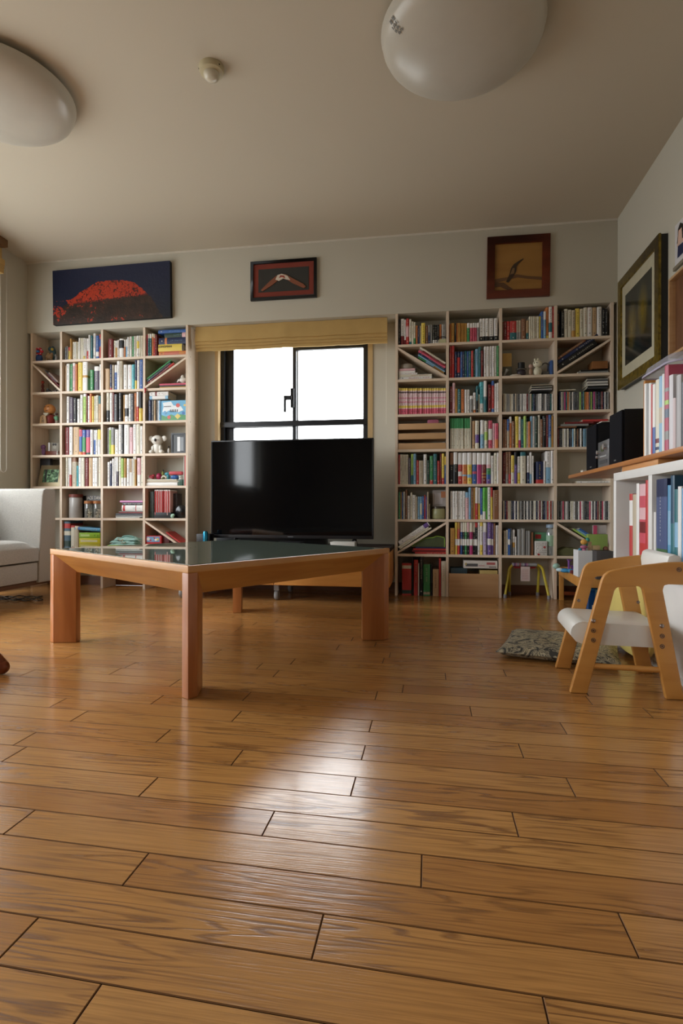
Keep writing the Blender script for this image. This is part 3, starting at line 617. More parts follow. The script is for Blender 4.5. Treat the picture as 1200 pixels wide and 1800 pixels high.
# ------------------------------------------------------------------ roman blind
FAB = mat('bfa068', .9, spec=.1, var=.04, scale=12, bump=.1)
def blind():
    x0, x1 = at(346, 600, Y=3.8).x, at(680.5, 600, Y=3.8).x; cx = (x0+x1)/2
    t = thing('roman_blind', 'ochre fabric roman blind drawn up under the beam', 'blind', (cx, 3.80, 1.70))
    w_ = x1-x0; n = 40
    def fold(name, prof, amp):
        mb = MB(); vs = []
        for i in range(n+1):
            x = -w_/2+w_*i/n; s = amp*math.sin(i*.9)+amp*.6*math.sin(i*2.3+1); pinch = math.exp(-((i-n*.48)/1.2)**2)*.006
            vs.append([Vector((x, y-abs(s)-pinch, z+s*.8+(pinch*.6))) for y, z in prof])
        for a, b in zip(vs, vs[1:]):
            for i in range(len(prof)-1): mb.face([a[i], b[i], b[i+1], a[i+1]])
        mb.face(vs[0]); mb.face(vs[-1][::-1])
        for a, b in zip(vs, vs[1:]): mb.face([a[-1], b[-1], b[0], a[0]])
        mb.build(name, FAB, t, smooth=True, weld=True)
    fold('valance', [(.0, .174), (-.020, .174), (-.026, .12), (-.034, .075), (-.036, .066), (-.026, .062), (.0, .066)], .0016)
    fold('lower_fold', [(.008, .066), (-.026, .066), (-.030, .048), (-.027, .043), (.008, .045)], .0014)
    fold('lower_fold', [(.010, .046), (-.018, .046), (-.023, .030), (-.020, .025), (.010, .027)], .0014)
    fold('hem', [(.012, .028), (-.010, .028), (-.014, .008), (-.010, .003), (.012, .006)], .0016)
    MB().tube([(w_/2-.006, -.012, .02), (w_/2-.006, -.012, -.55)], .0012, 6).build('pull_cord', mat('d8d4c8', .7), t)
blind()
# left wall blind, its pocket and its bead chain
def leftblind():
    t = thing('roman_blind', 'ochre fabric blind end at the upper left edge', 'blind', (XL+.001, 2.4, 2.165))
    mb = MB()
    for z0, z1, d in ((.08, .175, .085), (.055, .095, .108), (.03, .062, .104), (.0, .037, .1)):
        mb.box(0, d, -1.1, .985, z0, z1)
    mb.build('blind_fabric', FAB, t, bevel=.006)
    box('head_rail', mat('7a5a3a', .6), t, 0, .115, -1.1, 1.0, .185, .234)
    y = at(4, 700, X=XL+.05).y-2.4; p = []
    zt, zb = .0, at(10, 830, X=XL+.05).z-2.165; ya, yb = at(1.5, 700, X=XL+.04).y-2.4, at(12.5, 700, X=XL+.04).y-2.4
    for k in range(13): a = math.pi*k/12; p.append((.035, (ya+yb)/2+(yb-ya)/2*math.cos(a), zb+.03-.03*math.sin(a)))
    p = [(.035, yb, .1)]+p+[(.035, ya, .1)]
    MB().tube(p, .0022, 6).build('bead_chain', mat('d6d2c8', .4), t)
leftblind()

# ------------------------------------------------------------------ ceiling lamps and detector
LAMPM = mat('bdb8ac', .28, var=.02, spec=.5)
def lamp(cx, cy, label):
    t = thing('ceiling_lamp', label, 'ceiling lamp', (cx, cy, H))
    MB().lathe([(.0001, -.001), (.20, -.001), (.20, -.035), (.0001, -.035)], 40).build('base_plate', mat('cfc8ba', .5), t, smooth=True)
    Rm = .305; pr = [(.21, -.012), (Rm-.012, -.018), (Rm, -.028), (Rm-.004, -.042)]
    for k in range(1, 15): a = math.pi/2*k/14; pr.append((max(1e-4, (Rm-.004)*math.cos(a)), -.042-.105*math.sin(a)))
    o = MB().lathe(pr, 64).build('lamp_shade', LAMPM, t, smooth=True)
    return t
LY = 2.16
t = lamp(.118, LY, 'round white ceiling lamp with small sticker, nearer the right wall')
# sticker on the rim facing the camera's left
mb = MB()
for i in range(6):
    for j in range(4):
        if (i*7+j*5) % 3: 
            a = R(206+i*1.1); rr = .296-j*.011; z = -.046-.105*math.sqrt(max(0, 1-(rr/.301)**2))-.0012
            a2 = a+R(.9); r2 = rr-.008; z2 = -.046-.105*math.sqrt(max(0, 1-(r2/.301)**2))-.0012
            mb.face([(rr*math.cos(a), rr*math.sin(a), z), (rr*math.cos(a2), rr*math.sin(a2), z), (r2*math.cos(a2), r2*math.sin(a2), z2), (r2*math.cos(a), r2*math.sin(a), z2)])
mb.build('sticker', mat('5a5650', .6), t)
lamp(-1.845, LY, 'round white ceiling lamp cut by the left edge of the view')
t = thing('smoke_detector', 'small round cream smoke detector between the two ceiling lamps', 'smoke detector', (-.895, 2.205, H))
MB().lathe([(.0001, 0), (.052, 0), (.052, -.01), (.048, -.022), (.03, -.028), (.0001, -.028)], 32).build('detector_base', mat('bcb190', .5), t, smooth=True)
MB().lathe([(.032, -.026), (.033, -.034), (.028, -.046), (.015, -.053), (.0001, -.055)], 28).build('sensor_dome', mat('c9c2ae', .2), t, smooth=True)
mb = MB()
for a in (200, 330): mb.ball(.05*math.cos(R(a)), .05*math.sin(R(a)), -.012, .0035)
mb.build('screw', mat('3a2f22', .6), t)

# ------------------------------------------------------------------ low table
def table():
    A = Vector((-.705, 1.562)); Bc = Vector((-1.60, 2.164)); Cc = Vector((-.175, 2.451)); D = Bc+Cc-A
    c = (A+D)/2; HT = .397
    t = thing('low_table', 'low square reddish wooden table with glass top in front of the television', 'table', (c.x, c.y, 0))
    K = [A-c, Cc-c, D-c, Bc-c]   # counter-clockwise seen from above
    n = 4
    def ring(ins):
        out = []
        for i in range(n):
            e1 = (K[i]-K[i-1]).normalized(); e2 = (K[(i+1) % n]-K[i]).normalized()
            n1 = Vector((-e1.y, e1.x)); n2 = Vector((-e2.y, e2.x)); s = (n1+n2); s = s/(1+n1.dot(n2))
            out.append(K[i]+s*ins)
        return out
    sec = [(0, HT), (0, HT-.021), (.004, HT-.024), (.072, .300), (.098, .300), (.098, .318), (.03, HT-.012), (.014, HT-.012), (.014, HT)]
    rings = [ring(i) for i, z in sec]
    for i in range(n):
        j = (i+1) % n; mb = MB(); m = len(sec)
        a = [(*rings[k][i], sec[k][1]) for k in range(m)]; b = [(*rings[k][j], sec[k][1]) for k in range(m)]
        mb.face(a[::-1]); mb.face(b)
        for k in range(m): mb.face([a[k], b[k], b[(k+1) % m], a[(k+1) % m]])
        e = K[j]-K[i]; ang = math.atan2(e.y, e.x)
        o = mb.build('apron', TABLEW, t, bevel=.0015)
        # object axis along the board so the grain runs with it
        o.data.transform(Matrix.Rotation(-ang, 4, 'Z')); o.rotation_euler = (0, 0, ang)
    LEGW = wood('reddish_leg_wood', 'b3713d', 'a0602f', 'Z', .35, 24, .12)
    for i in range(n):
        p = K[i]; d = (-p).normalized(); e1 = (K[(i+1) % n]-p).normalized(); e2 = (K[i-1]-p).normalized()
        v = .033; w_ = .118
        p1, p2 = p+e1*v, p+e2*v
        l1 = (w_-(p1-p).dot(d)); q1, q2 = p1+d*l1, p2+d*l1
        poly = [tuple(p), tuple(p1), tuple(q1), tuple(q2), tuple(p2)]
        mb = MB().prism(poly, 0.001, HT-.0225, 'Z')
        # upper part of the leg stays under the sloping apron
        o = mb.build('leg', LEGW, t, bevel=.0015)
    # V-nosed head of each leg reaching the rim
    top = ring(.0142); tg = MB().prism([tuple(p) for p in top], HT-.0115, HT-.0045, 'Z'); 
    tg.build('inlay_panel', mat('3a4038', .6, var=.1, scale=6), t)
    gl, gt, gb = newmat('table_glass'); gb.inputs['Base Color'].default_value = (*lin('4f5c52'), 1); gb.inputs['Roughness'].default_value = .02
    gb.inputs['IOR'].default_value = 1.5
    gt2 = gt; no = nd(gt2, 'ShaderNodeTexNoise', i_Scale=900, i_Detail=2); tx = nd(gt2, 'ShaderNodeTexCoord'); gt2.links.new(tx.outputs['Object'], no.inputs[0])
    rp = ramp(gt2, [(.55, '5a665c'), (.75, '8f968c')]); gt2.links.new(no.outputs[0], rp.inputs[0]); gt2.links.new(rp.outputs[0], gb.inputs['Base Color'])
    mb = MB().prism([tuple(p) for p in ring(.0155)], HT-.0043, HT+.0015, 'Z'); mb.build('glass_top', gl, t)
    return t
table()

# ------------------------------------------------------------------ television and its stand
TY = 3.545
def tv():
    a, b = at(372, 776, Y=TY), at(656, 949, Y=TY); x0, x1, z0, z1 = a.x, b.x, b.z+.004, a.z+.004; cx = (x0+x1)/2
    t = thing('television', 'large flat black television on the wooden stand under the window', 'television', (cx, TY, .336)); h = (x1-x0)/2; k = .336
    sc, st, sb = newmat('glossy_screen'); sb.inputs['Base Color'].default_value = (.004, .004, .005, 1); sb.inputs['Roughness'].default_value = .06; sb.inputs['Specular IOR Level'].default_value = .35
    no = nd(st, 'ShaderNodeTexNoise', i_Scale=3); rp = ramp(st, [(.3, '060608'), (.7, '08080a')]); st.links.new(no.outputs[0], rp.inputs[0]); st.links.new(rp.outputs[0], sb.inputs['Base Color'])
    bl = mat('111114', .35)
    mb = MB(); e = .008
    for a_, b__, c, d in ((-h, h, z1-k-e, z1-k), (-h, h, z0-k, z0-k+.022), (-h, -h+e, z0-k+.022, z1-k-e), (h-e, h, z0-k+.022, z1-k-e)): mb.box(a_, b__, -.006, .03, c, d)
    mb.build('bezel', bl, t, bevel=.0015)
    box('screen', sc, t, -h+e, h-e, -.003, .01, z0-k+.022, z1-k-e)
    box('rear_housing', bl, t, -h+.12, h-.12, .03, .07, z0-k+.03, z1-k-.12, .01)
    for s in (-1, 1):
        mb = MB(); x = s*(h-.12 if s > 0 else h-.16)
        mb.tube([(x, .02, z0-k+.01), (x-s*.02, -.07, .007), (x-s*.02-.0, -.1, .007)], .007, 8); mb.tube([(x, .02, z0-k+.01), (x+s*.0, .1, .007)], .007, 8)
        mb.build('stand_foot', bl, t)
    box('maker_mark', mat('77777a', .4), t, -.018, .018, -.0068, -.0061, z0-k+.009, z0-k+.013)
tv()
SZ = .336
def stand():
    x0, x1, y0, y1 = -1.665, -.236, 3.36, 3.83; cx = (x0+x1)/2
    t = thing('tv_stand', 'low orange wooden television stand on castors', 'tv stand', (cx, y0, 0)); h = (x1-x0)/2; D = y1-y0
    box('top_board', ORANGEW, t, -h, h, -.004, .012, SZ-.026, SZ-.001, .003); box('top_surface', mat('2b201b', .7, spec=.2), t, -h, h, .0125, D, SZ-.026, SZ-.001, .001)
    for s in (-1, 1): box('side_panel', ORANGEW, t, min(s*h, s*(h-.02)), max(s*h, s*(h-.02)), 0, D, .1, SZ-.026, .001)
    box('bottom_board', ORANGEW, t, -h+.02, h-.02, 0, D, .1, .12)
    box('back_board', mat('5a3a20', .6), t, -h+.02, h-.02, D-.008, D, .12, SZ-.026)
    for i in range(2):
        a = -h+.022+i*(h-.02); d = box('drawer', ORANGEW, t, a, a+h-.024, -.014, .01, .104, SZ-.03, .002)
        MB().tube([(a+h/2-.08, -.022, .245), (a+h/2+.08, -.022, .245)], .005, 8).build('handle', mat('6a4a2a', .4), d)
    for x in (-h+.08, 0, h-.08):
        for y in (.06, D-.06):
            mb = MB(); mb.lathe([(.0001, -.012), (.026, -.012), (.03, -.006), (.03, .006), (.026, .012), (.0001, .012)], 20, M=Matrix.Translation((x, y, .031)) @ Matrix.Rotation(R(90), 4, 'Y'))
            mb.box(x-.016, x+.016, y-.012, y+.012, .06, .1)
            mb.build('castor', mat('8a8a88', .4), t, smooth=True)
stand()
def onstand(px, y=3.42): return at(px, 960, Y=y).x
x = onstand(361); t = thing('drink_can', 'metallic blue can on the left end of the tv stand', 'can', (x, 3.42, SZ))
MB().lathe([(.0001, .001), (.014, .001), (.0165, .006), (.0165, .082), (.013, .092), (.0001, .092)], 20).build('can_body', mat('2f8fb4', .25, .7), t, smooth=True)
MB().lathe([(.0001, .0925), (.012, .0925), (.012, .095), (.0001, .095)], 16).build('can_lid', mat('1b3f55', .4), t)
o = box('media_player', mat('17171a', .4), None, onstand(347, 3.48), onstand(371, 3.48), 3.46, 3.53, SZ, SZ+.075, .004); tag(o, 'small black box behind the blue can on the tv stand', 'media player')
tag(box('recorder', mat('101012', .45), None, onstand(376, 3.62), onstand(568, 3.62), 3.66, 3.8, SZ, SZ+.06, .003), 'long low black recorder behind the feet of the television', 'recorder')
o = box('set_top_box', mat('1b1b1f', .4), None, onstand(485), onstand(528), 3.40, 3.52, SZ, SZ+.028, .003); tag(o, 'flat black set-top box under the middle of the television', 'set-top box')
o = box('router', mat('c9c7c0', .5), None, onstand(581), onstand(624), 3.40, 3.5, SZ, SZ+.034, .004); tag(o, 'flat pale grey box under the right end of the television', 'router')
mb = MB(); mb.box(-.09, .09, -.04, .04, .0, .012); mb.box(-.07, -.02, -.045, 0, .012, .02)
tag(mb.build('remote_control', mat('242428', .5), None, (onstand(395), 3.42, SZ), (0, 0, .3), bevel=.003), 'black remote control near the blue can on the tv stand', 'remote control')
mb = MB(); p = []
for k in range(40): p.append((.03*math.sin(k*.7)+.004*k-.06, .02*math.cos(k*.9), .004+.003*(k % 3)))
tag(MB().tube(p, .0018, 6).build('tangled_cable', mat('c89a78', .5), None, (onstand(398), 3.385, SZ)), 'thin pale cable lying on the tv stand left of the screen', 'cable')

# ------------------------------------------------------------------ sofa
SOFA = mat('aeaba4', .95, spec=.1, var=.13, scale=220, bump=.35, sheen=.1)
def sofa():
    X = -2.43; ye = 3.34; t = thing('sofa', 'light grey fabric armchair sofa at the left edge in front of the bookcase', 'sofa', (X, ye, 0))
    L = 1.02; Dp = -.49      # depth up to the wall
    # far arm: leaning inner face, rounded top
    prof = [(.0, .105), (-.16, .105), (-.155, .30), (-.125, .66), (-.115, .693), (-.095, .703), (-.012, .703), (-.001, .69)]
    MB().prism(prof, Dp+.03, 0, 'X').build('armrest', SOFA, t, bevel=.008, seg=3)
    mb = MB().prism([(y-L+.16 if False else -L-y, z) for y, z in prof], Dp+.03, 0, 'X'); mb.build('armrest', SOFA, t, bevel=.008, seg=3)
    MB().prism([(Dp+.02, .1), (Dp+.16, .1), (Dp+.2, .4), (Dp+.1, .70), (Dp+.02, .70)], -L+.12, -.125, 'Y').build('backrest', SOFA, t, bevel=.02, seg=3)
    box('seat_base', SOFA, t, Dp+.04, -.006, -L+.16, -.162, .12, .236, .01)
    box('base_rail', wood('sofa_rail', '6a4a34', '5a3c28', 'Y', .5, 30, .1), t, Dp+.05, -.02, -L+.01, -.01, .092, .118, .003)
    # seat cushions: crowned
    for k in range(1):
        y1 = -.168; y0 = -L+.168; n = 12; mb = MB(); g = {}
        for i in range(n+1):
            for j in range(n+1):
                u, v = i/n, j/n; e = min(1, min(u, 1-u)*7)*min(1, min(v, 1-v)*7); e = math.sqrt(max(0, e))
                g[i, j] = ((Dp+.16)+(.006-Dp-.16)*u, y0+(y1-y0)*v, .328+.045*e+.008*math.sin(u*3)*math.sin(v*3))
        for i in range(n):
            for j in range(n): mb.face([g[i, j], g[i+1, j], g[i+1, j+1], g[i, j+1]])
        for i in range(n):
            for a, b in (((i+1, 0), (i, 0)), ((i, n), (i+1, n)), ((0, i), (0, i+1)), ((n, i+1), (n, i))):
                p, q = g[a], g[b]; mb.face([p, q, (q[0], q[1], .246), (p[0], p[1], .246)])
        mb.face([g[0, 0][:2]+(.246,), g[0, n][:2]+(.246,), g[n, n][:2]+(.246,), g[n, 0][:2]+(.246,)])
        mb.build('seat_cushion', SOFA, t, smooth=True, bevel=.006, seg=2)
    for x, y in ((-.3, -.2), (-.42, -.1), (-.3, -L+.1), (-.42, -L+.1)):
        MB().lathe([(.0001, .0), (.018, .0), (.024, .093), (.0001, .093)], 16, x, y).build('leg', mat('4a3020', .5), t, smooth=True)
sofa()
# cable coil on the floor in front of the sofa
mb = MB()
for s in range(3):
    p = []
    for k in range(26):
        u = k/25; q = at(-30+105*u, 1052+4*math.sin(u*11+s*2)-2*s*(1-u)+s, Z=.004); p.append((q.x, q.y, .0035+.003*s+.0005))
    mb.tube(p, .0032, 6)
e1 = at(80, 1050, Z=.004)
tag(mb.build('black_cable', mat('161616', .5), None), 'black cable in loose loops on the floor before the sofa', 'cable')
tag(MB().tube([tuple(at(x, y, Z=.004)) for x, y in ((128, 1026), (150, 1023), (175, 1021), (200, 1019), (232, 1019.5), (262, 1024))], .0035, 6).build('floor_cable', mat('1c1c1c', .5), None), 'thin dark cord on the floor beneath the left bookcase', 'cable')
# wooden rocker tip at left edge
q = at(0, 1170, Z=.03); t = thing('wooden_stool', 'dark brown wooden foot poking in at the left edge', 'stool', (q.x-.2, q.y, 0))
mb = MB(); mb.tube([(.0, -.02, .34), (.08, -.01, .2), (.16, 0, .075), (.205, 0, .034)], [.016, .017, .021, .02], 12); mb.ball(.205, 0, .0255, .028, .024, .025); mb.build('leg', DARKW, t, smooth=True)
mb = MB(); mb.tube([(-.3, -.02, .34), (-.36, -.01, .2), (-.44, 0, .026)], [.016, .017, .02], 12); mb.build('leg', DARKW, t, smooth=True)
mb = MB(); mb.tube([(-.15, -.3, .34), (-.15, -.36, .2), (-.15, -.42, .026)], [.016, .017, .02], 12); mb.build('leg', DARKW, t, smooth=True)
MB().lathe([(.0001, .34), (.2, .34), (.21, .355), (.2, .37), (.0001, .37)], 32, -.15, -.1).build('seat', DARKW, t, smooth=True)

# small tan box and black adapter on the floor under the left bookcase
q = at(150, 1024, Z=.001)
tag(box('tan_wood_box', mat('c9a06a', .5), None, q.x-.05, q.x+.045, q.y-.03, q.y+.05, .0005, .055, .003), 'small tan box on the floor behind the left table leg', 'box')
o = tag(box('power_adapter', mat('18181a', .5), None, q.x+.055, q.x+.095, q.y-.03, q.y+.02, .0005, .06, .004), 'black power adapter beside the small tan box on the floor', 'adapter')
box('orange_switch', mat('c8501e', .5), o, q.x+.052, q.x+.0549, q.y-.02, q.y+.0, .02, .05, .0)

# ------------------------------------------------------------------ white cabinet and the board on it
CABW = mat('dedcd8', .45, var=.02)
CX0, CX1, CY0, CY1, CH = .80, 1.150, 1.10, 2.612, .728
def cabinet():
    t = thing('shelf_cabinet', 'white cubby cabinet of folders along the right wall, under the wooden board', 'cabinet', (CX0, CY1, 0)); D = CX1-CX0; L = CY1-CY0
    divs = [0, .395, .80, 1.16, L-.034]
    box('top_board', CABW, t, 0, D, -L, 0, CH-.034, CH, .002)
    for i, d in enumerate(divs): box('upright', CABW, t, 0, D, -d-.034, -d, .0, CH-.034, .001)
    box('shelf_board', CABW, t, .002, D, -L+.034, -.034, .325, .36, .001)
    box('bottom_board', CABW, t, .002, D, -L+.034, -.034, .03, .06, .001)
    box('plinth', mat('b9b6b0', .6), t, .004, .03, -L+.034, -.034, .0, .03)
    box('back_panel', mat('cfc3c0', .7), t, D-.006, D-.001, -L+.034, -.034, .06, CH-.034)
    for a, b in zip(divs, divs[1:]):
        d = box('cabinet_door', mat('e2e0dd', .35, var=.02), t, -.0155, -.0005, -b+.001 if False else -b-.017, -a-.017-.003, .034, .338, .002)
        ym = -a-.075; mb = MB(); mb.tube([(-.016, ym, .16), (-.028, ym, .16), (-.028, ym, .10), (-.016, ym, .10)], .003, 8); mb.build('handle', mat('a8a8a8', .25, .9), d, smooth=True)
cabinet()
BT = .770
o = box('long_wooden_board', wood('board_orange_wood', 'b5763a', '9c5f2b', 'Y', .35, 22, .08), None, .797, XR-.004, 1.08, 3.41, BT-.019, BT, .003)
tag(o, 'long orange-brown wooden board laid along the right wall over the white cabinet', 'board')
OB = wood('spacer_wood', 'c98f56', 'bd8148', 'Y', .45, 22, .1)
for y0, y1, lab in ((2.16, 2.54, 'pale orange wooden spacer block between white cabinet and board'), (1.30, 1.6, 'dark wooden spacer block at the near end of the white cabinet')):
    tag(box('spacer_block', OB, None, .812, 1.1, y0, y1, CH+.0005, BT-.0195, .001), lab, 'block')
tag(box('grey_spacer_block', mat('8b8680', .7), None, .83, 1.1, 2.56, 2.605, CH+.0005, BT-.0195), 'grey block under the board at the far end of the cabinet', 'block')
# books in the cabinet: spines face the room (-X)
def cab_book(py0, py1, ytop, col, label, zb=.3605, bands=(), title=None, depth=.24, dx=.02, soft=True, name='folder', cat='folder', ztop=None):
    ya, yb = at(py0, 900, X=CX0+dx).y, at(py1, 900, X=CX0+dx).y
    zt = ztop or at((py0+py1)/2, ytop, X=CX0+dx).z; SEED[0] += 1
    mb = book_mesh(ya-yb, zt-zb, depth, col, bands, title, soft, False, SEED[0])
    o = mb.build(name, PRINT, None, (CX0+dx, ya, zb), (0, 0, R(-90)))
    return tag(o, label, cat)
cab_book(1105.5, 1110.5, 868, 'rd', 'thin red and white booklet, first in the cabinet cubby', bands=[(.52, .9, 'wh')], title=False, dx=.02)
cab_book(1111.2, 1117.2, 869, 'be', 'beige booklet beside the thin red one in the cabinet', title=False, dx=.02)
cab_book(1118, 1122, 850, 'wh', 'white folder left of the red flowered album', title=False, dx=.02)
cab_book(1122.6, 1133.5, 851, 'd24a5c', 'pink and red flowered album in the cabinet cubby', bands=[(.0, .25, 'rd'), (.38, .52, 'dr'), (.55, .7, 'lp'), (.85, 1, 'lp')], title=False, dx=.02, name='album', cat='album')
cab_book(1134, 1138.5, 844, 'rd', 'red folder squeezed against the cabinet divider', title=False, dx=.02)
cab_book(1149, 1151.5, 900, 'wh', 'thin spiral bound white notebook beside the divider', dx=.004, title=False)
cab_book(1152.2, 1171, 842, '4a5a86', 'large dusky blue folder with green lower edge in the cabinet', bands=[(0, .1, 'lg'), (.1, .22, '3f6a3c'), (.8, 1, 'nv')], title='wh', dx=.004)
cab_book(1173, 1177.5, 853, '4f9ac6', 'light blue spiral folder right of the dusky blue one', bands=[(.3, .7, 'lb')], title=False, dx=.004)
cab_book(1178, 1184, 836, '1c4a66', 'dark teal folder with photo cover in the cabinet', bands=[(.1, .5, 'te')], title=False, dx=.004)
cab_book(1185, 1190, 860, 'te', 'turquoise album in the cabinet near the right edge', bands=[(.3, .6, 'lb')], title=False, dx=.004)
cab_book(1191, 1196, 855, 'wh', 'white folder at the right edge of the view', title=False, dx=.004)
cab_book(1197, 1206, 858, 'lb', 'pale blue folder cut by the right edge', title=False, dx=.004)
# stereo on the board
BK = mat('0e0e12', .5, spec=.3); GR = mat('17171b', .9, spec=.1)
def speaker(ya, yb, z, lab):
    t = thing('speaker', lab, 'speaker', (.84, (ya+yb)/2, BT)); h = abs(ya-yb)/2
    box('cabinet_body', BK, t, 0, .23, -h, h, 0, z-BT, .002)
    g = box('grille_cloth', GR, t, -.012, -.0005, -h+.002, h-.002, .003, z-BT-.003, .003)
    box('badge', mat('8a8a8c', .3, .6), t, -.0135, -.012, -.014, .014, .018, .024)
    return t
speaker(3.15, 2.975, 1.006, 'black bookshelf speaker on the board, farther of the pair')
speaker(2.765, 2.595, 1.008, 'black bookshelf speaker on the board, nearer of the pair')
t = thing('stereo_unit', 'black and silver compact stereo between the two speakers', 'stereo', (.84, 2.87, BT)); hh = .088; zt = .135
box('stereo_body', BK, t, .002, .2, -hh, hh, .004, zt, .003)
fp = box('front_panel', mat('8b8d90', .3, .7), t, -.008, .002, -hh+.002, hh-.002, .006, zt-.002, .002)
box('display', mat('4a5236', .2), fp, -.0095, -.008, -.012, .036, .082, .112)
box('disc_slot', mat('c4c6c8', .3, .5), fp, -.0095, -.008, -.05, .05, .055, .062)
box('lower_strip', mat('5c5e62', .3, .5), fp, -.0095, -.008, -.06, .06, .022, .04)
for y, z, r_ in ((-.045, .1, .016), (.055, .082, .011), (.063, .06, .008)):
    MB().lathe([(.0001, .0), (r_, .0), (r_*.9, .016), (.0001, .018)], 20, M=Matrix.Translation((-.008, y, z)) @ Matrix.Rotation(R(-90), 4, 'Y')).build('knob', mat('d5d6d8', .2, .8), fp, smooth=True)
mb = MB(); mb.box(0, .2, -.17, .02, 0, .004); mb.box(.03, .18, -.15, .03, .0045, .008)
tag(mb.build('loose_papers', mat('c9c4ba', .6), None, (.85, 3.13, 1.0085)), 'loose papers and a CD case on top of the farther speaker', 'papers')
tag(box('white_foot_block', mat('d8d4c8', .5), None, .81, .83, 3.15, 3.19, BT+.0005, BT+.012), 'small white block at the foot of the farther speaker', 'block')
# folders standing on the board
def bfile(p0, p1, yt, col, label, dx=.04, bands=(), title=False, depth=.22, ztop=None, lean=0, name='folder', cat='folder'):
    ztop = min(1.088, at((p0+p1)/2, yt, X=CX0+dx).z)
    o = cab_book(p0, p1, yt, col, label, zb=BT+.0005, dx=dx, bands=bands, title=title, depth=depth, name=name, cat=cat, ztop=ztop)
    if lean: o.rotation_euler = (0, 0, R(-90)); o.rotation_euler.rotate_axis('Y', lean)
    return o
o = box('wooden_file_board', ORANGEW, None, .84, 1.06, 2.363, 2.38, BT+.0005, 1.078, .001); tag(o, 'upright orange wooden board with screw holes beside the nearer speaker', 'board')
bfile(1131.5, 1134.5, 675, 'wh', 'thin white folder next to the upright wooden board')
bfile(1135, 1139, 675, 'gy', 'pale grey folder on the board by the wall')
bfile(1139.5, 1143, 674, 'wh', 'white comb-bound booklet beside the grey folder')
bfile(1143.4, 1145.4, 676, 'rd', 'thin red edged folder on the board')
bfile(1146, 1150, 676, 'bl', 'blue edged white folder on the board', bands=[(.4, 1, 'wh')])
bfile(1151, 1157, 668, 'cr', 'cream folder on the board with dark stickers low down', bands=[(.07, .11, 'nv'), (.16, .22, 'dr')])
bfile(1157.5, 1162, 662, 'lb', 'pale blue notebook standing behind the pink album', bands=[(.4, .6, 'be')])
bfile(1163, 1166, 658, 'wh', 'white plastic folder beside the pink flowered bag')
bfile(1167, 1173, 643, 'b83a5c', 'pink flowered cloth album standing on the board', bands=[(.15, .25, 'gy'), (.4, .5, '5a6a80'), (.55, .6, 'lg'), (.7, .74, 'gy')], name='album', cat='album')
bfile(1174.5, 1181, 660, 'd0ccd0', 'translucent white document case on the board')
bfile(1182, 1186, 700, 'c8b2b2', 'pinkish grey document case on the board')
bfile(1187, 1195, 660, 'a9a6a6', 'grey document case near the right edge on the board')
bfile(1195.5, 1203, 672, 'dg', 'dark grey file at the right edge on the board')
# clear lid resting on the files
t = thing('clear_storage_lid', 'clear plastic box lid resting on top of the folders by the wall', 'plastic lid', (.992, 2.265, 1.0965))
CL = clear('clear_plastic', 'e6e6f0', .16, .12, .22)
mb = MB(); n = 24
def rr(hx, hy, r_, z):
    p = []
    for q, (sx, sy) in enumerate(((1, 1), (-1, 1), (-1, -1), (1, -1))):
        for k in range(5):
            a = math.pi/2*q+math.pi/2*k/4; p.append((sx*(hx-r_)+r_*math.cos(a), sy*(hy-r_)+r_*math.sin(a), z))
    return p
A_, B_, C_ = rr(.150, .150, .05, .0), rr(.142, .142, .045, .028), rr(.156, .156, .055, -.004)
for a, b in ((C_, A_), (A_, B_)):
    for i in range(20): j = (i+1) % 20; mb.face([a[i], a[j], b[j], b[i]])
mb.face(B_); mb.build('lid_shell', CL, t)
mb = MB(); mb.tube(rr(.156, .156, .055, -.004), .004, 6, closed=True); mb.build('lid_rim', clear('plastic_rim', 'd8d4e6', .15, .2, .55), t)
# green leaf-shaped bag
mb = MB(); mb.ball(0, 0, .30, .02, .035, .04); mb.ball(.01, .03, .26, .014, .03, .04); mb.tube([(0, .05, .26), (0, .075, .16), (0, .085, .03)], [.016, .012, .01], 8)
tag(mb.build('green_plush', mat('9fb545', .8), None, (.98, 2.43, BT)), 'lime green soft toy showing behind the upright wooden board', 'soft toy')
# white green item at right edge
mb = MB(); mb.box(-.03, .03, -.05, .05, .015, .06); o = mb.build('small_white_box', mat('dfe4dc', .5), None, (.85, 1.915, BT), bevel=.005); tag(o, 'small white and green box at the right edge on the board', 'box')
box('green_base', mat('3f8a4a', .6), o, -.032, .032, -.052, .052, .0005, .015, .002)

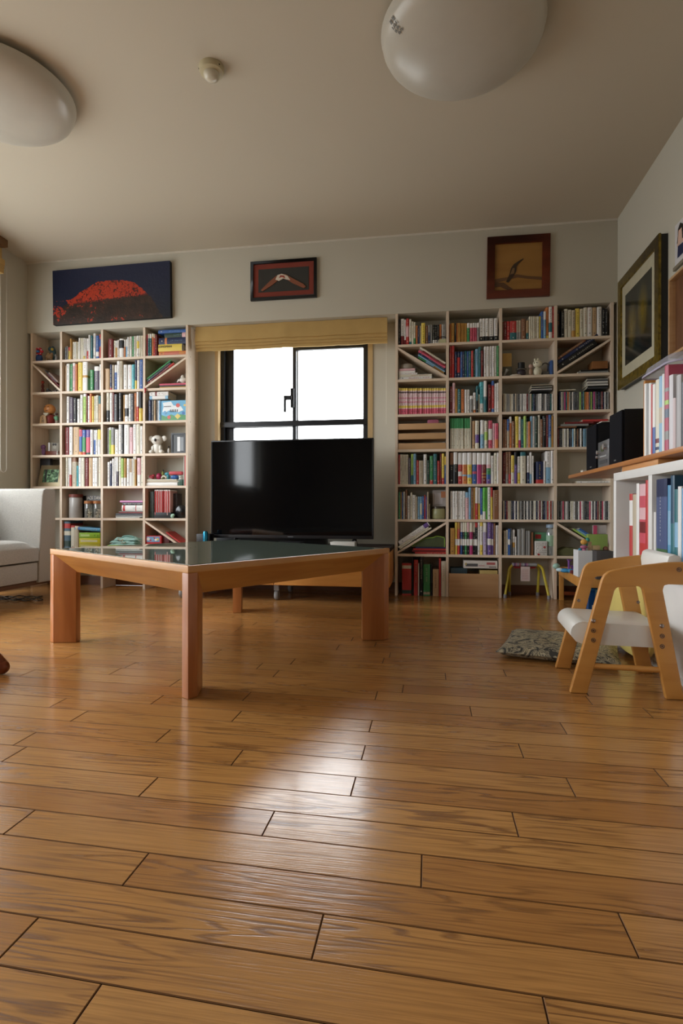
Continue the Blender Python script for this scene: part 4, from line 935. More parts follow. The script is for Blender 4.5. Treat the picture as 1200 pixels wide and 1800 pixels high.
# ------------------------------------------------------------------ right wall pictures
def gold():
    Xf = 1.118; A_, B_ = at(1083.5, 492, X=Xf), at(1155.5, 420, X=Xf); Cc = at(1158, 640, X=Xf); D_ = at(1086, 685, X=Xf)
    y0, y1 = (B_.y+Cc.y)/2, (A_.y+D_.y)/2; z0, z1 = (Cc.z+D_.z)/2, (A_.z+B_.z)/2
    t = thing('gold_framed_picture', 'large gold framed picture of two yellow forms on the right wall', 'picture', (XR, (y0+y1)/2, z0)); h = (y1-y0)/2; H_ = z1-z0
    dx = Xf-XR; f = .055
    GF = wood('dull_gold_frame', '8a7426', '4f4216', 'Z', .35, 60, .6); GF.node_tree.nodes['Principled BSDF'].inputs['Metallic'].default_value = .45
    mb = MB()
    for q in ([(-h, 0), (h, 0), (h-f, f), (-h+f, f)], [(h, 0), (h, H_), (h-f, H_-f), (h-f, f)], [(h, H_), (-h, H_), (-h+f, H_-f), (h-f, H_-f)], [(-h, H_), (-h, 0), (-h+f, f), (-h+f, H_-f)]):
        k = len(q); 
        mb.prism(q, dx, dx+.014, 'X')
    mb.build('picture_frame', GF, t, bevel=.004)
    mb = MB(); g = .003
    for q in ([(-h+g, g), (h-g, g), (h-f, f), (-h+f, f)], [(h-g, g), (h-g, H_-g), (h-f, H_-f), (h-f, f)], [(h-g, H_-g), (-h+g, H_-g), (-h+f, H_-f), (h-f, H_-f)], [(-h+g, H_-g), (-h+g, g), (-h+f, f), (-h+f, H_-f)]):
        mb.prism(q, dx+.0145, -.001, 'X')
    mb.build('frame_side', mat('14120f', .5), t)
    box('mat_board', mat('b9b39a', .8), t, dx+.010, dx+.0135, -h+f, h-f, f, H_-f)
    m, n, b = newmat('dark_pastel_print'); tx = nd(n, 'ShaderNodeTexCoord'); sp = nd(n, 'ShaderNodeSeparateXYZ'); n.links.new(tx.outputs['Object'], sp.inputs[0])
    col = None; no = nd(n, 'ShaderNodeTexNoise', i_Scale=5, i_Detail=4); n.links.new(tx.outputs['Object'], no.inputs[0])
    base = ramp(n, [(.3, '191614'), (.6, '26302e')]); n.links.new(no.outputs[0], base.inputs[0]); prev = base.outputs[0]
    for cy, cz in ((-.07, .36), (.09, .32)):
        vm = nd(n, 'ShaderNodeVectorMath', operation='MULTIPLY_ADD'); vm.inputs[1].default_value = (0, 11, 6.2); vm.inputs[2].default_value = (0, -cy*11, -cz*6.2); n.links.new(tx.outputs['Object'], vm.inputs[0])
        ln = nd(n, 'ShaderNodeVectorMath', operation='LENGTH'); n.links.new(vm.outputs[0], ln.inputs[0])
        r_ = ramp(n, [(.2, 'ffffff'), (.95, '000000')]); n.links.new(ln.outputs['Value'], r_.inputs[0])
        mx = nd(n, 'ShaderNodeMix', data_type='RGBA'); mx.inputs[7].default_value = (*lin('6a5a20'), 1); n.links.new(r_.outputs[0], mx.inputs[0]); n.links.new(prev, mx.inputs[6]); prev = mx.outputs[2]
    n.links.new(prev, b.inputs['Base Color']); b.inputs['Roughness'].default_value = .12
    box('print', m, t, dx+.0085, dx+.010, -h+f+.055, h-f-.055, f+.065, H_-f-.065)
gold()
yf = at(1178, 560, X=XR-.03).y; z0, z1 = at(1178, 630, X=XR-.03).z, at(1178, 492, X=XR-.03).z
t = thing('wooden_wall_box', 'shallow wooden wall box on the right wall above the clear lid', 'wall box', (XR, yf, z0)); L = .42; H_ = z1-z0
for a in ((-.04, -.001, -.012, 0, 0, H_), (-.04, -.001, -L, -L+.012, 0, H_), (-.04, -.001, -L+.012, -.012, 0, .012), (-.04, -.001, -L+.012, -.012, H_-.012, H_)): box('side_board', FLATW, t, *a, .001)
box('back_board', wood('brown_cork', '6e4522', '5f3a1b', 'Z', .7, 30, .2), t, -.012, -.002, -L+.012, -.012, .012, H_-.012)
ya, zb_, zt_ = at(1187, 430, X=XR).y, at(1187, 470, X=XR).z, at(1187, 398, X=XR).z
t = thing('wall_photo', 'white photo print of a long-haired person pinned high on the right wall', 'photo', (XR, ya, zb_)); H_ = zt_-zb_
box('paper_sheet', mat('d2d0d2', .5), t, -.003, -.001, -.16, 0, 0, H_)
mb = MB(); X_ = -.0042
def q(pts, c): mb.face([(X_, y, z) for y, z in pts], 0, P(c))
q([(-.03, .03), (-.09, .03), (-.09, .08), (-.035, .085)], 'nv'); X_ = -.0044
q([(-.026, .085), (-.095, .085), (-.09, .135), (-.03, .135)], 'e0b8a4'); X_ = -.0046
q([(-.024, .10), (-.034, .10), (-.036, .165), (-.06, .185), (-.09, .165), (-.09, .1), (-.08, .1), (-.078, .155), (-.042, .155)], '2a211e'); q([(-.04, .13), (-.076, .13), (-.076, .16), (-.042, .16)], 'e0b8a4')
mb.build('printed_figure', PRINT, t)
tag(box('photo_ledge', mat('7c7565', .6), None, XR-.014, XR-.001, ya-.20, ya-.005, zb_-.022, zb_-.006), 'thin grey-brown ledge below the pinned photo print', 'ledge')

# ------------------------------------------------------------------ children's chair
def kidchair():
    t = thing('kids_chair', 'low honey-coloured plywood child chair with white padded seat', 'chair', (.5975, 1.946, 0), R(-3.5))
    ox, oy = .59, 1.95; T_ = .021
    def frame(yc):
        O = [(.430, .001), (.480, .001), (.556, .318), (.560, .326), (.567, .331), (.624, .335), (.632, .331), (.636, .322), (.699, .001), (.749, .001), (.690, .325), (.694, .340), (.705, .343), (.745, .343)]
        for k in range(7): a = R(-80+150*k/6); O.append((.747+.034*math.cos(a), .378+.035*math.sin(a)))
        O += [(.70, .408), (.62, .396), (.555, .382), (.540, .377), (.528, .366), (.521, .352)]
        # split into quads is not needed: one outline, extruded
        o = MB().prism([(x-ox, z) for x, z in O], yc-T_/2, yc+T_/2, 'Y').build('side_frame', CHAIRW, t, bevel=.004, seg=3)
        return o
    bolt = mat('9a8a80', .25, .8); hole = mat('3a3030', .4, .5)
    for s, yc in ((-1, 1.812-oy), (1, 2.092-oy)):
        f = frame(yc)
        yo = yc-T_/2 if s < 0 else yc+T_/2
        for x, z, kind in ((.497, .226, 0), (.497, .196, 1), (.497, .167, 1), (.687, .219, 0), (.688, .189, 1), (.688, .158, 1), (.733, .388, 1)):
            M_ = Matrix.Translation((x-ox, yo, z)) @ Matrix.Rotation(R(90)*(1 if s < 0 else -1), 4, 'X')
            if kind == 0: MB().lathe([(.0068, -.002), (.0066, .001), (.004, .0036), (.0001, .0042)], 16, M=M_).build('bolt', bolt, f, smooth=True)
            else:
                MB().lathe([(.0068, -.001), (.0068, .0012), (.0048, .0014), (.0044, -.0005), (.003, -.0005), (.0026, .0008), (.0001, .0008)], 16, m=0, M=M_).build('bolt_socket', mat('6a5a50', .3, .7), f, smooth=True)
        if s > 0:   # inner bolts of the far frame, seen from the front
            for x, z in ((.507, .245), (.70, .246)):
                MB().lathe([(.006, -.002), (.0058, .001), (.0001, .0035)], 14, M=Matrix.Translation((x-ox, yc-T_/2, z)) @ Matrix.Rotation(R(90), 4, 'X')).build('bolt', bolt, f, smooth=True)
    # seat: rolled front
    ya, yb = 1.8235-oy, 2.0805-oy; pr = [(.705, .208), (.69, .213), (.60, .214), (.52, .216), (.478, .217)]
    for k in range(8): a = R(80+115*k/7); pr.append((.474+.038*math.cos(a)+.0, .182+.036*math.sin(a)))
    pr += [(.452, .155), (.47, .149), (.705, .148)]
    MB().prism([(x-ox, z) for x, z in pr], ya, yb, 'Y').build('seat', mat('d9d6ce', .35, var=.02), t, bevel=.004, seg=2)
    pr = [(.712, .345), (.706, .40), (.712, .425), (.728, .432), (.744, .425), (.752, .395), (.748, .35), (.735, .342)]
    MB().prism([(x-ox, z) for x, z in pr], ya, yb, 'Y').build('backrest', mat('e0ded8', .35, var=.02), t, bevel=.005, seg=2)
    for y in (1.812-oy,): MB().tube([(.462-ox, y, .086), (.715-ox, y, .085)], .0085, 12).build('stretcher', CHAIRW, t, smooth=True)
kidchair()
# pale yellow panel leaning on the cabinet
PYEL = mat('dcc876', .4, var=.03)
t = thing('yellow_stool_top', 'pale yellow rounded panel leaning against the white cabinet behind the child chair', 'panel', (.757, 2.3, 0))
mb = MB(); pts = []
for k in range(24): a = 2*math.pi*k/24; pts.append((.0+.27*math.copysign(abs(math.cos(a))**.7, math.cos(a)), .175+.155*math.copysign(abs(math.sin(a))**.7, math.sin(a))))
mb.prism(pts, -.009, .009, 'X'); mb.build('panel_board', PYEL, t, rot=(0, 0, 0), bevel=.004)
# purple thing under the chair's back corner
o = MB().ball(0, 0, 0, .018, .03, .016).build('purple_cloth', mat('b9a2c8', .8), None, (.7745, 1.76, .339)); 
bpy.data.objects.remove(o)

# ------------------------------------------------------------------ floor cushion
def zabuton():
    m, n, b = newmat('leaf_pattern_fabric'); tx = nd(n, 'ShaderNodeTexCoord'); vo = nd(n, 'ShaderNodeTexNoise', i_Scale=17, i_Detail=1.2, i_Distortion=2.4); n.links.new(tx.outputs['Object'], vo.inputs[0])
    r_ = ramp(n, [(.40, '3c3a36'), (.435, 'aaa18a'), (.46, '302e2b'), (.49, 'bcb297'), (.52, '34322e'), (.56, 'b4a98e'), (.60, 'a99d80'), (.62, '2f2d2a'), (.66, 'b0a588')]); n.links.new(vo.outputs[0], r_.inputs[0]); n.links.new(r_.outputs[0], b.inputs['Base Color']); b.inputs['Roughness'].default_value = .9
    t = thing('floor_cushion', 'square floor cushion with dark leafy pattern beside the child chair', 'cushion', (.515, 2.335, 0), R(-16))
    mb = MB(); n_ = 20; g = {}
    for i in range(n_+1):
        for j in range(n_+1):
            u, v = i/n_*2-1, j/n_*2-1; k = 1-.045*(u*u*(1-v*v)+v*v*(1-u*u)) ; s = max(0, (1-abs(u)**5))*max(0, (1-abs(v)**5)); hgt = .025*(s**.4)
            dn = .010*math.exp(-((u*u+v*v)/.03)); w1 = .002*math.sin(9*u+3*v)*s
            g[i, j] = (.215*u*(1-.04*(1-v*v)), .215*v*(1-.04*(1-u*u)), .025+hgt-dn+w1, .0255-hgt)
    for i in range(n_):
        for j in range(n_):
            q = [g[i, j], g[i+1, j], g[i+1, j+1], g[i, j+1]]
            mb.face([(a[0], a[1], a[2]) for a in q]); mb.face([(a[0], a[1], a[3]) for a in q][::-1])
    mb.build('cushion_cover', m, t, smooth=True, weld=True)
zabuton()

# ------------------------------------------------------------------ small table with toys before the right bookcase
tz = .205
t = thing('small_table', 'low small wooden table against the right bookcase, covered with toys', 'table', (.98, 3.40, 0), R(-3))
box('tabletop', mat('b9bdb4', .5), t, -.165, .165, -.29, .29, tz-.012, tz, .002)
for a in ((-.185, -.165, -.31, .31), (.165, .18, -.31, .31), (-.165, .165, -.31, -.29), (-.165, .165, .29, .31)): box('apron', CHAIRW, t, a[0], a[1], a[2], a[3], tz-.045, tz+.004, .002)
for sx in (-1, 1):
    for sy in (-1, 1): box('leg', CHAIRW, t, sx*.17-.013, sx*.17+.013, sy*.296-.013, sy*.296+.013, 0, tz-.046, .002)
box('stretcher', DARKW, t, -.155, .155, .285, .30, .035, .055)
def obox(name, m, x0, x1, y0, y1, z0, z1, lab, cat, bev=.002): return tag(box(name, m, None, x0, x1, y0, y1, z0, z1, bev), lab, cat)
t = thing('storage_bin', 'deep blue plastic bin beneath the small wooden table', 'bin', (.965, 3.36, 0))
mb = MB(); a, b = .1, .12
for x0, x1, y0, y1 in ((-a, a, -b, -b+.006), (-a, a, b-.006, b), (-a, -a+.006, -b+.006, b-.006), (a-.006, a, -b+.006, b-.006)): mb.box(x0, x1, y0, y1, .006, .14)
mb.box(-a, a, -b, b, 0, .006); mb.build('bin_body', mat('1f4f86', .35), t); box('bin_rim', mat('2f74b0', .35), t, -a-.006, a+.006, -b-.006, -b, .128, .14, .001)
obox('teal_box', mat('14647c', .4), .87, 1.08, 3.0, 3.14, .06, .15, 'teal plastic box on the grey box behind the child chair', 'box')
obox('grey_storage_box', mat('a9aaae', .35), .86, 1.09, 2.98, 3.16, 0, .0595, 'pale grey plastic box on the floor under the teal box', 'box')
obox('lilac_folder', mat('b9b0cc', .5), .83, .836, 2.66, 2.9, .0, .2, 'lilac patterned folder standing beyond the white cabinet', 'folder', .001)
zt = tz+.0005
TWH = mat('dcdedf', .35, var=.02)
wy = 3.16; a_, b_ = at(1016, 990, Y=wy), at(1049, 968, Y=wy)
t = thing('toy_box', 'white cardboard box holding little toys on the small wooden table', 'box', ((a_.x+b_.x)/2, wy, zt)); hw = (b_.x-a_.x)/2; hz = b_.z-zt
for a in ((-hw, hw, 0, .003), (-hw, hw, .1, .103), (-hw, -hw+.003, .003, .1), (hw-.003, hw, .003, .1)): box('box_wall', TWH, t, *a, 0, hz)
box('box_floor', TWH, t, -hw+.003, hw-.003, .003, .1, hz-.035, hz-.029)
zb2 = b_.z
def blob(name, lab, cat, loc, parts, mt=None, rz=0):
    """a little figure: first part is the body, each further one a child; (partname, colour, [(x,y,z,rx,ry,rz)...])"""
    t = thing(name, lab, cat, loc, rz)
    for pn, c, balls in parts:
        mb = MB()
        for q in balls: mb.ball(*q, n=14)
        mb.build(pn, mat(c, .5, var=.03), t, smooth=True)
    return t
fz = zb2-.028
def toy(px, y, Y, z=None): p = at(px, y, Y=Y); return (p.x, Y, p.z if z is None else z)
def pedestal(name, lab, px0, px1, ytop, Y, z, col, cat='toy', d=.03, bev=.004):
    a, b = at(px0, ytop, Y=Y), at(px1, ytop, Y=Y); return obox(name, mat(col, .5), a.x, b.x, Y, Y+d, z, a.z, lab, cat, bev)
Y0 = wy+.03
blob('toy_figure', 'tiny yellow-haired toy figure with pink body in the white box', 'toy', toy(1026, 960, Y0, fz), [('body', 'b56a8a', [(0, 0, .02, .014, .012, .02), (0, 0, .045, .02, .012, .01)]), ('head', 'd8a24a', [(0, 0, .072, .018, .015, .015)]), ('base', '3f86a0', [(-.02, 0, .02, .012, .01, .02)])])
pedestal('toy_castle', 'tiny tan toy castle in the white box', 1042, 1055, 959, Y0, fz, 'bfa478', d=.03)
pedestal('toy_arch', 'narrow tan toy arch beside the toy castle', 1033.5, 1040, 952, Y0+.005, fz, 'c7ab84', d=.012)
blob('toy_tree', 'tiny green and white toy bush behind the toy arch', 'toy', toy(1029, 955, Y0+.05, fz), [('foliage', '2f8a78', [(0, 0, .06, .018, .015, .02), (.01, 0, .08, .012, .012, .014)]), ('base', 'c9d2cc', [(0, 0, .03, .016, .014, .03)])])
blob('toy_doll', 'tiny brown-haired doll in a pale blue dress in the white box', 'toy', toy(1064, 960, Y0+.02, tz+.001), [('dress', 'a9b6c4', [(0, 0, .05, .022, .016, .05), (0, 0, .11, .014, .012, .03)]), ('head', '7a4a34', [(0, 0, .15, .015, .015, .017)])])
pedestal('green_card_box', 'green patterned box behind the toys on the small table', 1033, 1068, 939, 3.36, zt, '8aa352', cat='box', d=.04)
o = pedestal('clear_candy_box', 'clear plastic case on top of the green patterned box', 1043, 1066, 923, 3.37, at(1043, 939, Y=3.36).z+.001, 'c8c0c0', cat='box', d=.03); o.data.materials[0] = clear('clear_case', 'e8e2e2', .2, .1, .3)
box('pink_panel', mat('c0466a', .5), o, *(lambda a, b: (a.x, b.x))(at(1042.5, 930, Y=3.366), at(1049, 930, Y=3.366)), 3.366, 3.369, at(1043, 939, Y=3.366).z, at(1043, 923.5, Y=3.366).z)
a_, b_ = at(1048.5, 985, Y=3.08), at(1078, 969, Y=3.08)
o = obox('smoky_case', clear('smoky_plastic', '5a5656', .2, .1, .55), a_.x, min(b_.x, 1.15), 3.08, 3.18, zt+.001, b_.z, 'smoky transparent case beside the white toy box', 'case')
blob('blue_toy', 'blue and turquoise toy lying on the small table', 'toy', toy(993, 1000, 3.4, zt), [('body', '2f86b8', [(0, 0, .012, .03, .016, .012), (.03, .0, .012, .025, .014, .012)]), ('stripe', 'bcd8e0', [(-.03, .0, .014, .022, .013, .012)])], rz=-.5)
blob('glass_toy', 'pale green glassy toy at the table corner', 'toy', toy(977.5, 990, 3.6, zt), [('body', '9fc4b4', [(0, 0, .018, .022, .018, .018)])])
t = thing('purple_toy_chair', 'small purple toy chair standing on the small table', 'toy', toy(1002, 990, 3.42, zt))
mb = MB(); mb.box(-.012, -.004, -.012, .012, 0, .075); mb.box(.006, .014, -.012, .012, 0, .04); mb.box(-.012, .014, -.012, .012, .034, .04); mb.box(-.016, .006, -.012, .012, .068, .075); mb.build('toy_frame', mat('7a4a94', .5), t, bevel=.002)
obox('toy_block', mat('7a3a3a', .5), *(lambda p: (p[0]-.02, p[0]+.02))(toy(1009, 995, 3.34)), 3.33, 3.36, zt, zt+.02, 'small dark red block beside the purple toy chair', 'toy')
obox('purple_tray', mat('6a5a94', .5), *(lambda p: (p[0]-.03, p[0]+.03))(toy(990, 993, 3.48)), 3.47, 3.53, zt, zt+.014, 'flat purple toy tray behind the blue toy', 'toy')

# ------------------------------------------------------------------ things in the cells of the right bookcase
def xz(cr, x, y, Y=None): p = cpx(cr, x, y, Y); return p.x, p.z
def cellbox(name, cr, x0, x1, y0, y1, col, lab, cat, zb=None, Yd=0, d=.1, bev=.002, mt=None, group=None):
    Y = YFB+Yd; a, b = cpx(cr, x0, y0, Y), cpx(cr, x1, y1, Y); z0 = b.z if zb is None else zb
    return tag(box(name, mt or mat(col, .5), None, a.x, b.x, Y, min(Y+d, YS-.005), z0+.0003, a.z, bev), lab, cat, group)
def stack(case, row, cr, items, group, zb=None):
    z = shelfz(row)+.0003 if zb is None else zb
    for x0, x1, y0, y1, col, lab, *o in items:
        o = o[0] if o else {}
        tt = cpx(cr, x0, y0).z-cpx(cr, x0, y1).z
        ob = flat_book(case, row, cr, x0, x1, y0, y1, col, lab, z=tt, zb=z, group=group, **o); z += tt+.0004
    return z
def onbrace(case, row, col, d, items, off0=.0):
    """books lying on the slanted board; items are (thickness, start along board, length, colour, label, opts)"""
    X = CASES[case][0]; x0, x1 = X[col]+TH, X[col+1]-TH; z0, z1 = ROWZ[row+1], ROWZ[row]-.0165
    if d < 0: A_, B_ = Vector((x0, z1)), Vector((x1, z0))
    else: A_, B_ = Vector((x0, z0)), Vector((x1, z1))
    e = (B_-A_).normalized(); nrm = Vector((-e.y, e.x)); a = math.atan2(e.y, e.x); h = .0165*math.cos(a)+.0012+off0
    for th, s, ln, c, lab, *o in items:
        o = o[0] if o else {}; SEED[0] += 1
        L_ = (B_-A_).length; k_ = (h+th)*math.tan(abs(a))+.002
        s = max(s, k_) if d > 0 else min(s, L_-ln-k_)
        mb = book_mesh(th, ln, .13, c, o.get('bands', ()), o.get('title'), True, False, SEED[0])
        p = A_+e*s+nrm*(h+th)
        tag(mb.build(o.get('name', 'book'), PRINT, None, (p.x, YFB, p.y), (0, R(90)-a, 0)), lab, 'book', 'books lying on slanted boards')
        h += th+.0006
onbrace('R', 1, 0, -1, [(.012, .15, .20, 'oc', 'orange and green magazine lowest on the slanted board, right bookcase', dict(bands=[(0, .3, 'gn'), (.3, .6, 'lb')])), (.010, .14, .21, 'lb', 'light blue magazine on the slanted board under the pink ones'), (.011, .14, .21, 'nv', 'navy magazine on the slanted board of the right bookcase'),
  (.014, .15, .21, 'pk', 'pink magazine on the slanted board of the right bookcase'), (.009, .16, .18, 'dr', 'dark red magazine between pink and white ones on the slant'), (.012, .145, .20, 'cr', 'cream magazine topmost on the slant, right bookcase')])
z = stack('R', 1, 'G', [(65, 412, 788, 818, 'wh', 'white boxed book lowest under the slanted board', dict(title='rd')), (65, 412, 765, 787, 'cr', 'cream book with red writing under the slanted board', dict(title='rd')), (65, 258, 745, 764, 'wh', 'short white book with red lettering in the pile', dict(title='rd')), (65, 235, 722, 743, 'wh', 'white notebook with red spine edge in the pile', dict(title=False)), (65, 235, 694, 718, 'lp', 'pale pink notebook on top of the pile', dict(title=False))], 'books piled under the slanted board, right bookcase')
x_, _ = xz('G', 148, 650, YFB+.03); tag(MB().lathe([(.0001, 0), (.04, 0), (.043, .008), (.042, .028), (.036, .036), (.0001, .037)], 28).build('round_tin', mat('a39c90', .5), None, (x_, YFB+.055, z+.001), smooth=True), 'round grey-white tin on the pile under the slanted board', 'tin')
t = thing('headphones', 'dark round band with pale centre leaning on books, top shelf of right bookcase', 'headphones', (xz('G', 525, 400)[0], YFB-.004, ROWZ[1]+.0003))
MB().tube([(.036*math.cos(R(a)), 0, .005+.036*math.sin(R(a))+.001) for a in range(0, 181, 15)], .0025, 8).build('band', mat('15151a', .4), t, smooth=True)
MB().box(-.022, .022, -.003, .003, 0, .026).build('centre_card', mat('b9b890', .5), t)
# tall dark item above books, top shelf third column
cellbox('black_binder', 'H', 541, 556, 5, 352, 'bk', 'thin black binder rising above the top shelf, right bookcase', 'binder', zb=ROWZ[1], d=.14, mt=mat('0d0d10', .5))
# row 2 col 3: curios
s = shelfz(1)
cellbox('wooden_card', 'H', 15, 108, 522, 655, 'c9a560', 'cream and yellow card standing beside the black top hat', 'card', Yd=.05, d=.006, zb=s+.045, bev=.001)
cellbox('tin_box', 'H', 20, 110, 655, 690, '6a6a5c', 'low grey tin under the yellow card', 'tin', Yd=.045, d=.06, zb=s)
x_, _ = xz('H', 205, 700, YFB+.04); t = thing('top_hat', 'small black top hat ornament on a dark stand, second shelf', 'ornament', (x_, YFB+.04, s+.0003))
MB().ball(0, 0, .026, .03, .026, .026).build('stand', mat('3a3038', .5), t, smooth=True); MB().lathe([(.0001, .048), (.034, .048), (.034, .052), (.022, .053), (.0225, .092), (.0001, .093)], 24).build('hat', mat('121417', .5), t, smooth=True)
MB().lathe([(.028, .0475), (.033, .0475), (.033, .0485)], 24).build('brim_edge', mat('b9b4a8', .5), t)
x_, _ = xz('H', 148, 735, YFB+.01); tag(MB().lathe([(.0001, 0), (.028, 0), (.036, .006), (.034, .007), (.0001, .003)], 28).build('saucer', mat('d5d2c8', .3), None, (x_, YFB+.035-.03+.01, s+.0003), smooth=True), 'small white saucer in front of the top hat ornament', 'saucer')
x_, _ = xz('H', 50, 720, YFB+.02); tag(MB().tube([(-.012, 0, .006), (.0, 0, .03), (.008, 0, .045)], [.006, .007, .012], 10).build('small_horn', mat('8f8c84', .4), None, (x_, YFB+.01, s), smooth=True), 'small grey horn-shaped ornament at the left of the curio shelf', 'ornament')
x_, _ = xz('H', 300, 700, YFB+.03); blob('wooden_doll', 'slim brown wooden doll beside the white cartoon animal', 'doll', (x_, YFB+.03, s), [('body', 'a5846c', [(0, 0, .028, .012, .012, .028)]), ('head', 'b9988a', [(0, 0, .065, .014, .014, .015)])])
x_, _ = xz('H', 370, 700, YFB+.02); t = blob('white_animal_figure', 'white rounded toy animal with tiny ears on the curio shelf', 'figurine', (x_, YFB+.025, s), [('body', 'd2cdb4', [(0, 0, .028, .026, .022, .032)]), ('head', 'd6d1b8', [(0, -.004, .078, .03, .024, .024)]), ('ear', 'd2cdb4', [(-.016, 0, .105, .007, .005, .01)]), ('ear', 'd2cdb4', [(.002, 0, .107, .007, .005, .01)]), ('eye', '1a1a1a', [(-.01, -.027, .08, .003, .002, .004), (-.024, -.02, .08, .003, .002, .004)])])
x_, _ = xz('H', 440, 700, YFB+.05); mb = MB(); mb.tube([(.03*math.cos(R(a)), 0, .04+.05*math.sin(R(a))) for a in range(-60, 150, 15)], .004, 8); mb.box(-.02, .02, -.02, .02, 0, .03)
tag(mb.build('hooped_ornament', mat('6c6860', .4), None, (x_+.004, YFB+.055, s+.0003), smooth=False), 'dark ornament with a pale hoop behind the white toy animal', 'ornament')
cellbox('blue_booklet', 'H', 497, 522, 590, 728, '3a5c96', 'small blue booklet at the right end of the curio shelf', 'booklet', Yd=.01, d=.1, zb=s)
# row 2 col 4: dark books on the slant, things below
onbrace('R', 1, 3, 1, [(.034, .03, .27, 'bk', 'thick black book lowest on the slant under the framed bird'), (.022, .0, .29, 'nv', 'navy book in the middle of the slanted pair'), (.016, .06, .20, 'br', 'brown book with pale lettering topmost on the slant', dict(title='cr'))])
zz = stack('R', 1, 'H', [(775, 1080, 695, 716, 'gy', 'grey magazines under the slanted board by the wall', dict(title=False)), (800, 1080, 680, 694, 'bk', 'black magazine on the grey ones under the slant', dict(title=False))], 'magazines under the slanted board by the wall')
o = cellbox('brown_box', 'H', 918, 1075, 600, 660, '8a5a30', 'brown wooden block lying tilted on the magazines', 'box', d=.1, zb=zz+.004); o.rotation_euler = (0, 0, 0)
# row 3 stacks on the CDs
ztop = ROWZ[3]+.129
def pile(cr, x0, x1, yb, ytop, cols, group, base, lab, zb, jit=10, row=2):
    n = len(cols); z = zb; th = (cpx(cr, x0, ytop).z-zb)/n; r = random.Random(n*7+int(x0))
    for i, c in enumerate(cols):
        a = x0+r.uniform(0, jit); b = x1-r.uniform(0, jit*.4); pa, pb = cpx(cr, a, yb), cpx(cr, b, yb); SEED[0] += 1
        mb = book_mesh(th-.0005, pb.x-pa.x, .12, c, (), False, True, False, SEED[0])
        lb = lab % (NAMEC(c) if isinstance(c, str) and c in PAL else 'grey', ORD[i+1])
        tag(mb.build('magazine', PRINT, None, (pa.x, YFB+.002+r.uniform(0, .006), z+th-.0005), (0, R(90), 0)), lb, 'magazine', group); z += th
    return z
pile('J', 305, 520, 170, 92, ['dg', 'wh', 'bk', 'cr', 'bk', 'be'], 'magazines laid on the CDs, third column', '', '%s magazine, %s up in the pile on the CDs, third column', ztop+.004)
pile('J', 865, 1080, 150, 30, ['dg', 'bk', 'wh', 'gy', 'wh', 'dg', 'gy'], 'magazines laid on the CDs, fourth column', '', '%s magazine, %s up in the pile on the CDs, fourth column', ztop+.007)
o = pile('J', 590, 755, 160, 150, ['cr'], 'magazines laid on the CDs, fourth column', '', '%s thin case lying on the CDs left of the magazine pile, %s', ztop+.007)
# row 4 col 1: three shallow drawers
def drawers():
    X = RBX; x0, x1 = X[0]+TH+.002, X[1]-TH-.002; z = ROWZ[4]
    ys = [(505, 568), (608, 672), (713, 772)]
    for i, (yt, yb) in enumerate(ys):
        a, b = cpx('I', 300, yt, YF+.003).z, cpx('I', 300, yb, YF+.003).z
        if i == 2: b = z+.0006
        t = thing('shallow_drawer', 'shallow pale wooden tray drawer, %s of three' % ('topmost', 'middle', 'lowest')[i], 'drawer tray', ((x0+x1)/2, YF+.003, b), 0, 'pale wooden tray drawers'); h = (x1-x0)/2; H_ = a-b
        box('tray_front', FLATW, t, -h, h, 0, .008, 0, H_, .001)
        box('tray_bottom', FLATW, t, -h, h, .0085, .15, 0, .004)
        for s in (-1, 1): box('tray_side', FLATW, t, min(s*h, s*(h-.006)), max(s*h, s*(h-.006)), .0085, .15, .0042, H_*.8)
        if i == 0:
            p = cpx('I', 425, 490, YF+.06); tag(box('pink_case', mat('b86a80', .4), None, p.x-.038, p.x+.038, YF+.05, YF+.11, b+.005, p.z+.016, .012), 'pink rounded case lying in the topmost tray drawer', 'case')
        else:
            p = cpx('I', 547, 500, YF+.04); box('cable_clip', mat('9a9a96', .4), t, h-.022, h-.008, .03, .05, H_*.8+.0, H_+.008)
drawers()
# row 4 col 4 things on the CDs
stack('R', 3, 'J', [(575, 760, 515, 530, 'br', 'brown thin box on the CDs behind the stereo', dict(title=False)), (600, 880, 490, 512, 'gy', 'grey magazines on the CDs behind the stereo', dict(title=False)), (640, 930, 470, 489, 'dr', 'dark red folder lying on the CDs behind the stereo', dict(title=False)), (820, 1075, 448, 469, 'rd', 'red folder topmost on the CDs behind the stereo', dict(title=False))], 'folders on the CDs behind the stereo', zb=cpx('J', 600, 531).z+.003)
# row 5 col 4
stack('R', 4, 'L', [(768, 1095, 374, 396, 'wh', 'white magazine lying in the shelf corner under the long board', dict(title='dg'))], None)
# row 6 col 1: candle jar and photo card
s = shelfz(5); p = cpx('K', 482, 787, YFB+.05)
t = thing('glass_jar', 'wide jar of pale green candle below the photo card, right bookcase', 'jar', (p.x, YFB+.055, s+.0003)); jr = (cpx('K', 560, 700, YFB+.05).x-cpx('K', 408, 700, YFB+.05).x)/2-.002
MB().lathe([(.0001, .002), (jr-.004, .002), (jr, .008), (jr, .062), (jr-.004, .07), (.0001, .07)], 32).build('candle_wax', mat('9a9a70', .4), t, smooth=True)
MB().lathe([(.0001, .0705), (jr-.002, .0705), (jr-.001, .084), (.0001, .086)], 32).build('jar_lid', mat('4a4238', .3, .3), t, smooth=True)
a_, b_ = cpx('K', 420, 655, YFB+.06), cpx('K', 565, 490, YFB+.06)
mb = MB(); X0, X1, Z0, Z1 = a_.x, RBX[1]-TH-.001, s+.087, b_.z; Yc = YFB+.06
